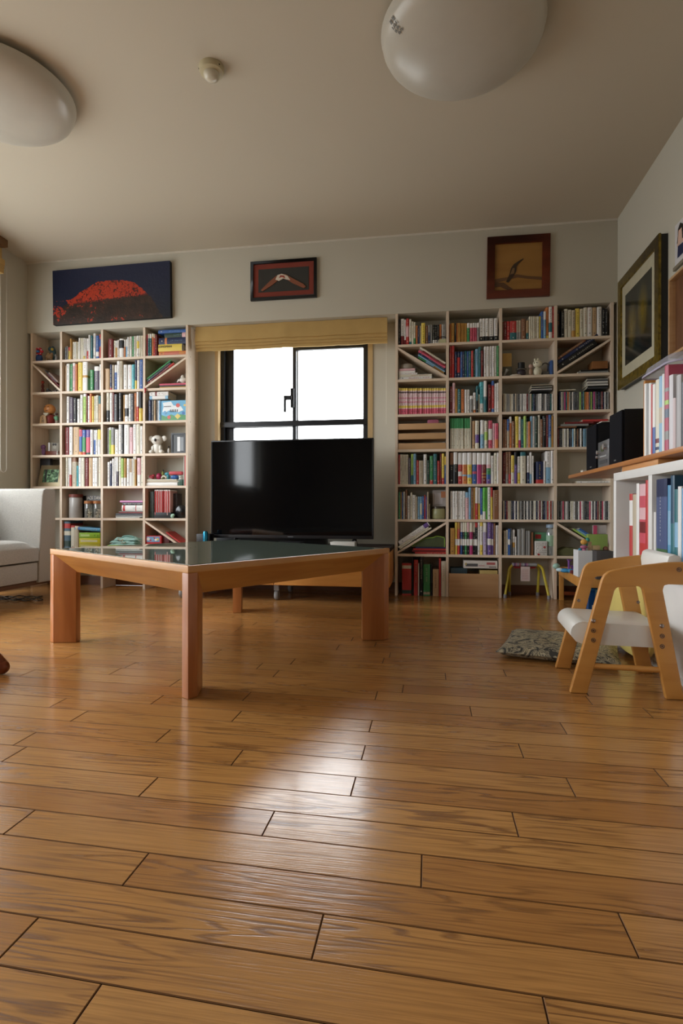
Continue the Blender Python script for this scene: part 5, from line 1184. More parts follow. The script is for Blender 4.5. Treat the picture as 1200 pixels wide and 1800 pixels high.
mb.box(X0, X1, Yc, Yc+.002, Z0, Z1, 0, P('a8a2a0')); mb.box(X0+.015, X1-.02, Yc-.0006, Yc, Z0+.015, Z1-.02, 0, P('c4c0c4')); mb.box(X1-.03, X1-.001, Yc-.001, Yc-.0005, Z1-.05, Z1-.008, 0, P('b8764a'))
tag(mb.build('photo_card', PRINT, None), 'pale flower-shaped photo card standing on the candle jar', 'card')
# row 7 col 1
onbrace('R', 6, 0, 1, [(.011, .03, .25, 'cr', 'cream magazine lowest on the slant near the floor'), (.011, .025, .24, 'cr', 'pale magazine second on the slant near the floor'), (.028, .01, .235, 'wh', 'thick white book with purple end topmost on the low slant', dict(bands=[(.84, .98, 'pu')], title='bk'))])
z = stack('R', 6, 'M', [(235, 565, 416, 436, 'rd', 'red board game box lowest under the low slant', dict(title='cr')), (205, 565, 395, 415, 'dr', 'dark red board game box under the low slant', dict(title=False)), (215, 565, 378, 394, 'rd', 'red flat box third in the pile under the slant', dict(title=False)), (240, 568, 362, 377, 'nv', 'navy flat box topmost in the pile under the slant', dict(title=False))], 'flat boxes under the low slanted board')
p = cpx('M', 420, 350, YFB+.05); mb = MB(); n_ = 14
prof = []
t = thing('green_bag', 'rounded olive and lime green bag on the red boxes, right bookcase', 'bag', (p.x, YFB+.055, z))
pts = [(.135*math.cos(math.pi*k/16)-.0 if True else 0, (.072 if k < 8 else .06)*math.sin(math.pi*k/16)**.8) for k in range(17)]
pts = [(min(x, .078), y) for x, y in pts]; pts = [(x, min(y, .004+(x+.135)*.62)) for x, y in pts]
MB().prism(pts, -.045, .05, 'Y').build('bag_body', mat('4c5638', .8, bump=.4, scale=40), t, bevel=.006, seg=2)
MB().tube([(x, -.047, y+.001) for x, y in pts], .0035, 6).build('lime_piping', mat('7ea23c', .5), t, smooth=True)
# row 8 col 2: wooden box with games on top
X0, X1 = RBX[1]+TH+.002, RBX[2]-TH-.002; zt2 = cpx('M', 860, 652, YF+.004).z
t = thing('wooden_crate', 'plain pale wooden box on the floor in the bottom of the right bookcase', 'box', ((X0+X1)/2, YF+.003, 0)); h = (X1-X0)/2
box('crate_front', FLATW, t, -h, h, 0, .01, .0005, zt2, .001); box('crate_back', FLATW, t, -h, h, .15, .16, .0005, zt2); box('crate_bottom', FLATW, t, -h+.01, h-.01, .0105, .1495, .002, .01)
for s_ in (-1, 1): box('crate_side', FLATW, t, min(s_*h, s_*(h-.01)), max(s_*h, s_*(h-.01)), .0105, .1495, .0005, zt2)
cellbox('dark_blue_box', 'M', 612, 785, 590, 640, '2f4650', 'dark blue-green box in the wooden crate, left side', 'box', zb=.02, Yd=.01, d=.1)
cellbox('cream_box', 'M', 918, 1105, 614, 655, 'c2ab6c', 'cream cardboard box in the wooden crate, right side', 'box', zb=.02, Yd=.01, d=.1)
o = cellbox('white_kit_box', 'M', 748, 1105, 512, 603, 'dad6cf', 'white printed box with a grey train-like picture on top of the crate', 'box', zb=cpx('M', 800, 604).z+.006, Yd=.005, d=.12)
bb = [v.co.copy() for v in o.data.vertices]; bx0, bx1 = min(v.x for v in bb), max(v.x for v in bb); bz0, bz1 = min(v.z for v in bb), max(v.z for v in bb); by = min(v.y for v in bb)
mb = MB(); W_ = bx1-bx0; H_ = bz1-bz0
mb.box(bx0+.06*W_, bx0+.42*W_, by-.0008, by-.0002, bz0+.25*H_, bz0+.62*H_, 0, P('5a5a5c')); mb.box(bx0+.04*W_, bx0+.09*W_, by-.0009, by-.0002, bz0+.4*H_, bz0+.7*H_, 0, P('b9a55a')); mb.box(bx0+.44*W_, bx0+.62*W_, by-.0008, by-.0002, bz0+.3*H_, bz0+.42*H_, 0, P('c99a9a')); mb.box(bx0+.68*W_, bx0+.93*W_, by-.0008, by-.0002, bz0+.5*H_, bz0+.8*H_, 0, P('b85a5a'))
mb.box(bx0+.75*W_, bx0+.96*W_, by-.0008, by-.0002, bz0+.15*H_, bz0+.25*H_, 0, P('4a4a4c')); mb.build('printed_picture', PRINT, o)
# row 7 col 3: magazines, files, boxes, bottle
SB('R', 6, 2, 'N', '32 52 190 be;55 73 180 cr;75 96 170 bl m.4-.6=wh;97 115 165 dg;118 143 178 wh m.3-.5=oc b.3=gy;145 158 250 wh;168 206 172 gy n;208 244 168 gy n;250 272 188 gy n;273 296 190 gy n;304 330 205 br n', 'magazine', depth=.14)
cellbox('green_tea_box', 'N', 332, 465, 205, 290, '5a9070', 'green striped box with a red label behind the white patterned box', 'box', zb=shelfz(6), Yd=.03, d=.07)
a_, b_ = cpx('N', 345, 268, YFB+.029), cpx('N', 403, 226, YFB+.029)
tag(box('red_label', mat('9c2c2a', .5), bpy.data.objects['green_tea_box'], a_.x, b_.x, YFB+.028, YFB+.0299, a_.z, b_.z), None)
o = cellbox('patterned_box', 'N', 343, 465, 292, 437, 'd8d6d2', 'small white box printed with black writing and red round seals', 'box', zb=shelfz(6), Yd=-.004, d=.028)
a_, b_ = cpx('N', 343, 437, YFB-.004), cpx('N', 465, 292, YFB-.004); W_, H_ = b_.x-a_.x, b_.z-a_.z; mb = MB(); rr_ = random.Random(5)
for k in range(7):
    for j in range(9):
        cx_, cz_ = a_.x+W_*(.05+.9*j/9+.02*k % .05), a_.z+H_*(.08+.86*k/7); 
        if rr_.random() < .75: mb.face([(cx_, YFB-.0047, cz_), (cx_+W_*.06, YFB-.0047, cz_+H_*.03), (cx_+W_*.05, YFB-.0047, cz_+H_*.06), (cx_-W_*.01, YFB-.0047, cz_+H_*.03)], 0, P('4a4a4a'))
for u, v in ((.78, .58), (.3, .08)): mb.prism([(a_.x+W_*u+W_*.11*math.cos(R(k*30)), a_.z+H_*v+W_*.09*math.sin(R(k*30))) for k in range(12)], YFB-.0053, YFB-.0049, 'Y', c=P('b03030'))
mb.build('printed_pattern', PRINT, o)
p = cpx('N', 500, 400, YFB+.03); t = thing('plastic_bottle', 'clear plastic drink bottle with green print beside the patterned box', 'bottle', (p.x, YFB+.03, shelfz(6)+.0003))
MB().lathe([(.0001, 0), (.026, 0), (.028, .01), (.028, .14), (.02, .165), (.014, .175), (.014, .19), (.0001, .19)], 24).build('bottle_body', clear('clear_bottle', 'dfe8ea', .2, .08, .25), t, smooth=True)
MB().lathe([(.0285, .06), (.0285, .13)], 24).build('bottle_label', mat('8fae94', .5), t, smooth=True); MB().lathe([(.0001, .178), (.0285, .178), (.0285, .2), (.0001, .2)], 20).build('bottle_cap', mat('8ba0b4', .4), t, smooth=True)
# row 7 col 4: green cloth, books on the slant
onbrace('R', 6, 3, -1, [(.012, .11, .19, 'lg', 'pale green book lowest on the slant by the toys', dict(title=False)), (.010, .13, .19, 'lb', 'light blue book on the slant by the toys', dict(title=False)), (.012, .14, .18, 'bl', 'blue book topmost on the slant by the toys', dict(title=False))])
p = cpx('N', 680, 430, YFB+.05); pts = [(-.10, 0)]+[(-.10+.20*k/10, .022+.03*math.sin(math.pi*k/10)+.004*math.sin(k*2.1)) for k in range(11)]+[(.10, 0)]
MBo = MB().prism(pts, -.05, .06, 'Y').build('folded_cloth', mat('5c5c3a', .9, bump=.5, scale=30), None, (p.x, YFB+.055, shelfz(6)+.0005), bevel=.008, seg=2); tag(MBo, 'olive green folded cloth under the slanted board by the toys', 'cloth')
# row 8 col 3: small yellow tube chair
def tubechair():
    x0, x1 = cpx('N', 25, 800, YF+.04).x, cpx('N', 485, 800, YF+.04).x; cx = (x0+x1)/2; t = thing('folding_kids_stool', 'small yellow tube-legged child seat with red cover under the right bookcase', 'stool', (cx, YF+.02, 0))
    h = (x1-x0)/2; zt = cpx('N', 240, 525, YF+.03).z; r_ = .0085
    def arch(y0, y1, hx, foot):
        pts = [(-hx-foot, y0, .012)]
        for k in range(6): a = R(180-90*k/5); pts.append((-hx+.045+.045*math.cos(a), y1, zt-.045+.045*math.sin(a)-.004))
        for k in range(6): a = R(90-90*k/5); pts.append((hx-.045+.045*math.cos(a), y1, zt-.045+.045*math.sin(a)-.004))
        pts.append((hx+foot, y0, .012)); return pts
    for y0, y1, ft, hx in ((-.01, .03, .0, h-.035), (.125, .095, -.03, h-.05)):
        MB().tube(arch(y0, y1, hx, .028+ft), r_, 10).build('tube_leg', mat('c9b93e', .35), t, smooth=True)
        for s in (-1, 1): MB().lathe([(.0001, .0), (.0115, .0), (.0115, .022), (.0001, .022)], 12, s*(hx+.028+ft), y0).build('foot_cap', mat('8a8a90', .5), t, smooth=True)
    pts = [(x, z) for x, z in ((-h+.06, zt-.016), (h-.075, zt-.016), (h-.085, zt-.03), (-h+.075, zt-.03))]
    MB().prism(pts, .035, .095, 'Y').build('seat_cover', mat('8e2428', .6), t, bevel=.004)
    mb = MB()
    cs = ['a8a8b0', '6a4a7c', 'b07a90', '8a9098', 'a04a50', '8a8f96']
    n_ = 14; xs = [-h+.055+(2*h-.13)*k/n_ for k in range(n_+1)]
    for k in range(n_): mb.lathe([(.0118, 0), (.0118, xs[1]-xs[0])], 12, c=P(cs[k % 6] if k < 5 else '9a9c9e' if k > 9 else cs[(k) % 6]), M=Matrix.Translation((xs[k], .03, zt-.004)) @ Matrix.Rotation(R(90), 4, 'Y'))
    mb.build('striped_sleeve', PRINT, t, smooth=True)
    a_, b_ = cpx('N', 196, 690, YF+.028), cpx('N', 288, 548, YF+.028); o = box('paper_tag', mat('c9b8b4', .7), t, a_.x-cx, b_.x-cx, -.006, -.0045, a_.z, b_.z)
    mb = MB()
    for k in range(6): z = a_.z+(b_.z-a_.z)*(.15+.12*k); mb.face([(a_.x-cx+.008, -.0063, z), (b_.x-cx-.01, -.0063, z), (b_.x-cx-.01, -.0063, z+.003), (a_.x-cx+.008, -.0063, z+.003)], 0, P('b88a86'))
    mb.build('tag_print', PRINT, o)
tubechair()
p = at(440, 1000, Y=3.8)

# ------------------------------------------------------------------ things in the cells of the left bookcase
# top-left cell: flower doll, camel, globe, glass
s = shelfz(0)
def lb(px, Y=None): return at(px, 700, Y=Y or YFB+.04).x
blob('flower_doll', 'blue doll with a red flower-shaped head on the top left shelf', 'doll', (lb(68.5), YFB+.04, s), [('body', '24427a', [(0, 0, .032, .028, .022, .034), (-.016, 0, .05, .014, .014, .018)]), ('head', 'b82430', [(.028*math.cos(R(a))*.9, -.004, .083+.02*math.sin(R(a)), .014, .012, .012) for a in range(0, 360, 60)]), ('face', '3f78b8', [(0, -.012, .083, .012, .012, .010)]), ('petal_dot', 'e6c8d0', [(.03*math.cos(R(a)), -.014, .083+.024*math.sin(R(a)), .0045, .003, .0045) for a in range(20, 360, 60)])])
blob('camel_ornament', 'small brown carved camel beside the flower doll', 'ornament', (lb(85), YFB+.05, s+.0005), [('body', '8a6a48', [(0, 0, .045, .028, .018, .022), (-.006, 0, .064, .012, .012, .012), (.02, 0, .062, .010, .01, .014)]), ('stand', '9a7a58', [(0, 0, .009, .034, .022, .009), (-.018, 0, .024, .006, .01, .02), (.018, 0, .024, .006, .01, .02)])])
blob('parrot_toy', 'teal soft toy with a yellow beak behind the camel', 'soft toy', (lb(93, YFB+.1), YFB+.10, s), [('body', '35545c', [(0, 0, .07, .024, .02, .07), (-.02, 0, .118, .02, .016, .018)]), ('beak', 'c9a83c', [(.008, -.02, .11, .01, .01, .012)])])
blob('glass_ornament', 'small grey glass ornament at the right of the camel', 'ornament', (lb(101), YFB+.03, s), [('body', '6e6a66', [(0, 0, .02, .013, .013, .02), (-.006, 0, .045, .010, .01, .012)])])
# second row, first column
s = shelfz(1)
blob('totem_doll', 'red and brown stacked wooden doll under the slanted board', 'doll', (lb(72), YFB+.06, s), [('body', '6a2a20', [(0, 0, .022, .013, .012, .022), (0, 0, .06, .011, .01, .02)]), ('head', 'a03a2c', [(0, 0, .09, .012, .011, .013)]), ('base', '3a2420', [(0, 0, .008, .015, .014, .008)])])
blob('rock_ornament', 'dark grey pebble-like ornaments beside the totem doll', 'ornament', (lb(82), YFB+.06, s), [('body', '33383c', [(0, 0, .018, .02, .016, .018), (.022, .0, .012, .014, .014, .012)]), ('highlight_cap', '7a8a8c', [(-.002, -.008, .036, .008, .006, .006)])])
tag(box('blue_bottle', mat('22324f', .4), None, lb(61), lb(65), YFB+.03, YFB+.05, s+.0003, s+.05, .003), 'small dark blue bottle at the left under the slanted board', 'bottle')
tag(box('brown_figurine', mat('5a4a44', .5), None, lb(90), lb(95), YFB+.06, YFB+.08, s+.0003, s+.03, .004), 'small brown figurine under the slanted board, right side', 'figurine')
onbrace('L', 1, 0, -1, [(.008, .13, .14, 'dr', 'dark red thin case on the first slanted board, left bookcase', dict(title=False)), (.006, .10, .13, 'dg', 'dark thin case above the dark red one, left bookcase', dict(title=False)), (.014, .14, .10, '8a6f66', 'brown leaf-like pouch topmost on the first slant', dict(title=False))])
# third row: big daruma-like doll, shogi piece, green figure
s = shelfz(2); t = thing('round_wooden_doll', 'large round orange-faced doll in a red robe, left bookcase', 'doll', (lb(85), YFB+.06, s+.0003))
MB().lathe([(.0001, 0), (.04, 0), (.047, .02), (.044, .05), (.034, .072), (.0001, .08)], 28).build('robe', mat('7e2620', .5), t, smooth=True)
MB().ball(0, -.004, .115, .043, .038, .040).build('head', mat('b8793f', .4, var=.08), t, smooth=True)
mb = MB(); mb.prism([(-.022, .082), (.022, .082), (.006, .06), (-.006, .06)], -.05, -.036, 'Y'); mb.build('collar', mat('b9b098', .6), t)
mb = MB(); 
for sx in (-1, 1): mb.tube([(sx*.022, -.0375, .128), (sx*.012, -.040, .131), (sx*.006, -.041, .128)], .0015, 6)
mb.tube([(-.008, -.0405, .102), (0, -.0415, .100), (.008, -.0405, .102)], .0018, 6); mb.build('face_lines', mat('4a1c14', .6), t)
pts = [(-.028, 0), (.028, 0), (.022, .055), (0, .066), (-.022, .055)]
t = thing('shogi_piece', 'large tan wooden shogi piece with black characters in front of the doll', 'ornament', (lb(76, YFB+.005), YFB+.0, s+.0003), 0)
MB().prism(pts, 0, .012, 'Y').build('piece_body', mat('b08a5e', .45), t, bevel=.0015); text('piece_characters', '王\n将', .025, mat('1c1714', .6), t, (0, -.0006, .030), (R(90), 0, 0))
blob('green_figurine', 'small figurine in green with a dark head beside the round doll', 'figurine', (lb(101), YFB+.03, s), [('body', '5c8f6c', [(0, 0, .04, .014, .012, .022), (-.012, 0, .048, .01, .01, .012)]), ('head', '3a2420', [(0, 0, .075, .01, .01, .01)]), ('skirt', '8a8478', [(.002, 0, .016, .012, .012, .016)])])
# fourth row
s = shelfz(3)
blob('purple_glass_figure', 'purple glass figure on the fourth shelf, first column', 'ornament', (lb(77), YFB+.04, s), [('body', '6a4468', [(0, 0, .03, .016, .014, .03), (-.004, 0, .066, .02, .014, .018)])])
tag(box('red_wood_box', wood('red_box_wood', '6e3320', '58240f', 'X', .4), None, lb(80.5), lb(101), YFB+.035, YFB+.09, s+.0003, s+.036, .004), 'reddish brown wooden box under the koala photo card', 'box')
t = thing('photo_clip_card', 'small grey photo card of a furry face on the wooden box', 'card', (lb(95), YFB+.05, s+.0365)); box('card_sheet', mat('8a8478', .6), t, -.03, .03, 0, .002, 0, .062); mb = MB()
for x, z, r_, c in ((-.012, .048, .009, '2a2826'), (.006, .048, .009, '2a2826'), (-.002, .03, .015, 'a8a294')): mb.prism([(x+r_*math.cos(R(k*36)), z+r_*math.sin(R(k*36))) for k in range(10)], -.001 if r_ < .01 else -.0006, 0, 'Y', c=P(c))
mb.build('printed_face', PRINT, t); tag(box('white_clip', mat('d5d5d5', .3), None, lb(84), lb(87), YFB+.044, YFB+.052, s+.0368, s+.1, .002), 'white plastic clip standing on the wooden box', 'clip')
blob('white_bead', 'tiny white shiny ornament at the right of the wooden box', 'ornament', (lb(103.5), YFB+.025, s), [('body', 'b4b0ac', [(0, 0, .012, .008, .008, .012), (0, 0, .028, .006, .006, .006)])])
# fifth row: framed photo
s = shelfz(4); Yc = YFB+.012; x0, x1 = lb(66.5, Yc), LBX[1]-TH-.002; h0 = at(100, 817, Y=Yc).z-s
t = thing('framed_photo', 'cream framed green garden photo leaning on the fifth shelf', 'photo frame', ((x0+x1)/2, Yc, s+.0005)); h = (x1-x0)/2; t.rotation_euler = (R(-9), 0, 0)
mb = MB(); f = .031
for q in ([(-h, 0), (h, 0), (h-f, f), (-h+f, f)], [(h, 0), (h-.003, h0), (h-f, h0-f), (h-f, f)], [(h-.003, h0), (-h+.014, h0), (-h+f+.006, h0-f), (h-f, h0-f)], [(-h+.014, h0), (-h, 0), (-h+f, f), (-h+f+.006, h0-f)]): mb.prism(q, -.006, .006, 'Y')
mb.build('frame_border', mat('cdbd98', .5), t, bevel=.0015)
m, n, b = newmat('garden_photo'); tx = nd(n, 'ShaderNodeTexCoord'); no = nd(n, 'ShaderNodeTexNoise', i_Scale=45, i_Detail=3, i_Distortion=1); n.links.new(tx.outputs['Object'], no.inputs[0]); rp = ramp(n, [(.38, '18241a'), (.5, '4a7048'), (.64, '90b08c')]); n.links.new(no.outputs[0], rp.inputs[0]); n.links.new(rp.outputs[0], b.inputs['Base Color']); b.inputs['Roughness'].default_value = .3
o = box('photo', m, t, -h+f, h-f, 0, .002, f, h0-f); box('photo_dark_trunk', mat('10160e', .4), o, -h+f+.018, -h+f+.034, -.0008, -.0001, f+.001, h0-f-.001)
tag(box('dark_folder', mat('23232a', .5), None, lb(64, YFB+.07), lb(88, YFB+.07), YFB+.07, YFB+.1, s+.0003, at(75, 801, Y=YFB+.07).z, .002), 'dark folder behind the cream photo frame', 'folder')
# sixth row, second column: jar, black box, two shell jars
s = shelfz(5); 
def jar(name, lab, px0, px1, ytop, Y, bodyc, lidc, fill, lidfrac):
    a, b = at(px0, 890, Y=Y).x, at(px1, 890, Y=Y).x; r_ = (b-a)/2; zt = at((px0+px1)/2, ytop, Y=Y).z-s; t = thing(name, lab, 'jar', ((a+b)/2, Y, s+.0003))
    zl = zt*(1-lidfrac)
    MB().lathe([(.0001, 0), (r_-.003, 0), (r_-.0005, .004), (r_-.0005, zl-.004), (r_-.003, zl-.001), (.0001, zl-.001)], 28).build('jar_glass', bodyc, t, smooth=True)
    MB().lathe([(.0001, zl), (r_+.002, zl), (r_+.002, zt-.002), (r_, zt), (.0001, zt)], 28).build('jar_lid', mat(lidc, .5), t, smooth=True)
    if fill:
        mb = MB(); r2 = random.Random(int(px0))
        for k in range(16): a_ = r2.uniform(0, 6.3); q = r2.uniform(0, r_*.6); mb.ball(q*math.cos(a_), q*math.sin(a_), .006+zl*.55*r2.random(), .007, .005, .005, n=8)
        mb.build('shells', mat('cfc4b4', .6), t, smooth=True)
    return t
jar('storage_jar', 'white filled glass jar with a reddish wooden lid, sixth shelf', 123.5, 143.5, 869, YFB+.05, mat('a9a5a1', .25), '6e3328', 0, .13)
x0 = at(144.5, 880, Y=YFB+.08).x; x1 = LBX[2]-TH-.002; z1 = at(160, 871.5, Y=YFB+.08).z
t = thing('black_gift_box', 'black box with white lettering behind the two shell jars', 'box', ((x0+x1)/2, YFB+.08, s+.0003)); h = (x1-x0)/2
box('box_body', mat('121212', .45), t, -h, h, 0, .045, 0, z1-s, .001); lt = text('box_lettering', 'JACK DANI', .036, mat('cfc8ba', .5), t, (0, -.0006, z1-s-.017), (R(90), 0, 0))
xa_, xb_ = at(152.5, 876, Y=YFB+.08).x-(x0+x1)/2, at(177.5, 876, Y=YFB+.08).x-(x0+x1)/2; wt = max(v.co.x for v in lt.data.vertices)-min(v.co.x for v in lt.data.vertices)
lt.scale = ((xb_-xa_)/wt, 1, 1); lt.location.x = (xa_+xb_)/2
CG = clear('jar_clear', 'dfe0da', .12, .05, .12)
jar('shell_jar', 'cork-topped glass jar of white shells, left of the pair', 149.5, 163, 880.5, YFB+.03, CG, 'a0673a', 1, .16)
jar('shell_jar', 'cork-topped glass jar of white shells beside the upright', 165.5, 177, 880.5, YFB+.03, CG, 'a0673a', 1, .16)
# seventh row, second column
s = shelfz(6)
SB('L', 6, 1, 'E', '160 300 705 4a6a7c m.1-.3=dgn m.5-.65=cr m.75-.92=rd n;310 378 772 rd m.08-.92=cr Tdr;382 443 782 cr m.1-.9=be Tgn', 'board game', depth=.14, soft=False)
z = s+.0004
for y0, y1, c, lab, lc in ((1006, 1095, 'b5ab28', 'mustard yellow box lowest of three stacked boxes', 'cfc9a0'), (910, 1000, 'c9c024', 'yellow box in the middle of three stacked boxes', 'd6d0a0'), (818, 905, '8cb42a', 'light green box topmost of three stacked boxes', 'b8cf80')):
    a_, b_ = cpx('E', 452, y1), cpx('E', 790, y0); hb = b_.z-a_.z-.0006
    t = thing('card_box', lab, 'box', ((a_.x+b_.x)/2, YFB, z), 0, 'stacked yellow and green boxes'); hw = (b_.x-a_.x)/2
    box('box_body', mat(c, .45), t, -hw, hw, 0, .12, 0, hb, .002)
    MB().box(-hw+.012, (hw-.02) if y0 > 900 else .0, -.0008, -.0002, hb*.32, hb*.68).build('box_label', mat(lc, .5), t)
    if y0 < 900:
        mb = MB(); mb.box(hw-.02, hw-.014, -.0008, -.0002, hb*.3, hb*.6); mb.box(hw-.045, hw-.038, -.0008, -.0002, hb*.35, hb*.65); mb.build('printed_mark', mat('5a8a30', .5), t)
    z += hb+.0006
flat_book('L', 6, 'E', 385, 792, 712, 772, '3a8fb8', 'light blue game box lying tilted above the yellow boxes', bands=[(.05, .2, 'bl')], title='wh', zb=z+.004, z=.024, depth=.12, tilt=R(3.4), lift=.015)
# sixth row, third column: pile
z = stack('L', 5, 'F', [(-60, 300, 548, 560, 'wh', 'white magazine lowest in the sixth shelf pile', dict(title=False)), (-60, 345, 520, 546, 'gy', 'grey blue magazine second in the sixth shelf pile', dict(title=False)), (-60, 345, 488, 518, 'dg', 'dark magazine in the sixth shelf pile', dict(title=False)), (-10, 345, 462, 486, 'dr', 'dark red case in the sixth shelf pile', dict(title=False)), (-20, 345, 452, 461, 'gy', 'thin grey case in the sixth shelf pile', dict(title=False)),
  (35, 345, 364, 450, 'wh', 'thick white box with red flower mark in the pile', dict(title='gy', bands=[(.05, .16, 'rd'), (.66, .7, 'rd')])), (45, 345, 322, 362, 'dg', 'dark printed case near the top of the pile', dict(title='cr')), (5, 345, 288, 318, 'd58ac0', 'lilac pink case topmost in the sixth shelf pile', dict(title=False))], 'cases piled on the sixth shelf, third column')
# seventh row, third column
z = stack('L', 6, 'F', [(60, 200, 985, 1000, 'dr', 'thin red booklet lowest on the seventh shelf', dict(title=False)), (-175, 190, 955, 982, 'lb', 'blue-white book under the bright green book', dict(title=False)), (-180, 205, 926, 954, 'lg', 'bright green book with white end under the aqua bag', dict(title='bk', bands=[(.9, 1, 'wh')]))], 'books under the aqua bag')
p = at(222, 945, Y=YFB+.05); t = thing('aqua_bag', 'crumpled aqua cloth bag with cream cord on the books', 'bag', (p.x-.01, YFB+.06, z+.0005))
for k, (w_, d_, z0_, hgt, ph) in enumerate(((.112, .052, 0, .020, .4), (.104, .048, .016, .020, 1.9), (.088, .044, .034, .026, 3.1))):
    mb = MB(); n_ = 18; g = {}
    for i in range(n_+1):
        for j in range(n_+1):
            u, v = i/n_*2-1, j/n_*2-1; e_ = (max(0, 1-abs(u)**6)*max(0, 1-abs(v)**6))**.5
            rip = .75+.18*math.sin(7*u+3*v+ph)+.12*math.sin(13*u-6*v+2*ph)
            g[i, j] = (w_*u*(1-.05*v*v)+.006*math.sin(5*v+ph)+(.02 if k == 2 else 0), d_*v, z0_+hgt*e_*rip, z0_+.001)
    for i in range(n_):
        for j in range(n_):
            q = [g[i, j], g[i+1, j], g[i+1, j+1], g[i, j+1]]
            mb.face([(a0[0], a0[1], a0[2]) for a0 in q]); mb.face([(a0[0], a0[1], a0[3]) for a0 in q][::-1])
    for i in range(n_):
        for p_, q_ in ((g[i, 0], g[i+1, 0]), (g[i+1, n_], g[i, n_]), (g[0, i+1], g[0, i]), (g[n_, i], g[n_, i+1])):
            mb.face([(p_[0], p_[1], p_[3]), (q_[0], q_[1], q_[3]), (q_[0], q_[1], q_[2]), (p_[0], p_[1], p_[2])])
    mb.build('bag_fold', mat('9cc4bc', .8, bump=.4, scale=30), t, smooth=True, weld=True)
MB().tube([(.03+.045*math.cos(R(a)), -.02, .052+.012*math.sin(R(a))) for a in range(0, 181, 15)], .007, 8).build('bag_strap', mat('7aa69e', .8), t, smooth=True)
MB().tube([(-.03, -.056, .05), (-.01, -.058, .03), (.01, -.056, .045), (.0, -.058, .012), (.03, -.056, .02)], .003, 6).build('cord', mat('cfc8ae', .7), t, smooth=True)
# sixth row, fourth column: CD folders, black round case, mint plush
s = shelfz(5)
cellbox('dark_album', 'F', 455, 515, 205, 545, '', 'dark green patterned album left of the red case fans', 'album', zb=s, Yd=.03, d=.09, mt=mat('33433c', .5, var=.4, scale=60))
cellbox('dark_album', 'F', 775, 865, 235, 545, '', 'dark purple patterned album behind the black round case', 'album', zb=s, Yd=.05, d=.08, mt=mat('3c3438', .5, var=.4, scale=60))
d_ = ';'.join('%d %d 225 %s t.05=wh n' % (530+17*k, 544+17*k, ('rd', 'e0a8a4')[k % 2]) for k in range(7)); 
r7 = SB('L', 5, 3, 'F', d_+';'+';'.join('%d %d 225 %s t.05=wh n' % (662+17*k, 676+17*k, ('rd', 'e0a8a4')[k % 2]) for k in range(6)), 'red thin case', depth=.1)
for o in r7: o.location.z += .022
cellbox('case_rack', 'F', 520, 775, 520, 552, '17171a', 'low black rack holding the thin red cases', 'rack', zb=s, d=.11)
p = at(317, 890, Y=YFB+.03); t = thing('round_black_case', 'round glossy black case on the sixth shelf, right end', 'case', (p.x+.004, YFB+.035, s+.0003)); r_ = .047
MB().lathe([(.0001, 0), (r_*.7, 0), (r_, .012), (r_, .028), (r_*.7, .04), (.0001, .042)], 32, M=Matrix.Translation((0, .02, r_+.001)) @ Matrix.Rotation(R(90), 4, 'X')).build('case_shell', mat('0d0d10', .25, var=0), t, smooth=True)
blob('mint_soft_toy', 'tiny mint green soft toy before the black round case', 'soft toy', (at(303, 900, Y=YFB).x, YFB-.001, s), [('body', '9fc4ae', [(0, 0, .016, .014, .01, .016), (.008, 0, .022, .01, .008, .01)])])
# seventh row, fourth column
s = shelfz(6)
o = cellbox('red_picture_box', 'F', 368, 632, 872, 1000, 'b8262c', 'red box with a blue cartoon scene picture, seventh shelf', 'box', zb=s, d=.07)
a_, b_ = cpx('F', 410, 965, YFB), cpx('F', 605, 885, YFB); mb = MB(); mb.face([(a_.x, YFB-.0008, a_.z), (b_.x, YFB-.0008, a_.z), (b_.x, YFB-.0008, b_.z), (a_.x, YFB-.0008, b_.z)], 0, P('6f9ac8'))
for u, v, r_, c in ((.12, .55, .012, 'wh'), (.3, .3, .006, 'rd'), (.5, .5, .01, 'lb'), (.7, .4, .009, 'wh'), (.85, .5, .008, 'ye'), (.6, .7, .007, 'rd')):
    x_, z_ = a_.x+(b_.x-a_.x)*u, a_.z+(b_.z-a_.z)*v; mb.prism([(x_+r_*math.cos(R(k*36)), z_+r_*math.sin(R(k*36))) for k in range(10)], YFB-.0016, YFB-.001, 'Y', c=P(c))
mb.build('printed_scene', PRINT, o)
cellbox('dark_red_tin', 'F', 640, 745, 880, 990, '5a1c20', 'dark red tin beside the red picture box', 'tin', zb=s, Yd=.02, d=.06)
onbrace('L', 6, 3, -1, [(.010, .175, .165, 'rd', 'bright red folder sliding down the lowest slanted board', dict(title=False, name='folder'))])
# top row fourth column pile
s = shelfz(0)
z = stack('L', 0, 'B', [(720, 1065, 408, 462, 'or', 'orange dictionary lowest in the top shelf pile', dict(bands=[(.2, .75, 'd2694a')], title='ye')), (712, 1022, 315, 405, 'ye', 'thick yellow dictionary in the top shelf pile', dict(title=False, bands=[(.98, 1, 'nv')])), (720, 1066, 230, 312, 'nv', 'thick navy dictionary in the top shelf pile', dict(title='lb', bands=[(.22, .3, 'or')])),
  (792, 1066, 170, 228, 'dgn', 'dark green book with pink end in the top shelf pile', dict(title='lb', bands=[(.82, .98, 'lp')])), (712, 1066, 126, 168, 'bl', 'blue book topmost in the top shelf pile', dict(title='lb'))], 'dictionaries piled on the top shelf')
yb = [o for o in C.objects if o.get('label', '') == 'thick yellow dictionary in the top shelf pile'][0]
tl = text('spine_lettering', 'LONGMAN', .021, mat('1a2030', .5), yb, (yb.dimensions.x*.0+.02, -.004, .0), (0, 0, 0)); tl.location = (.018, -.0035, .052); tl.rotation_euler = (R(90), R(-90), 0)
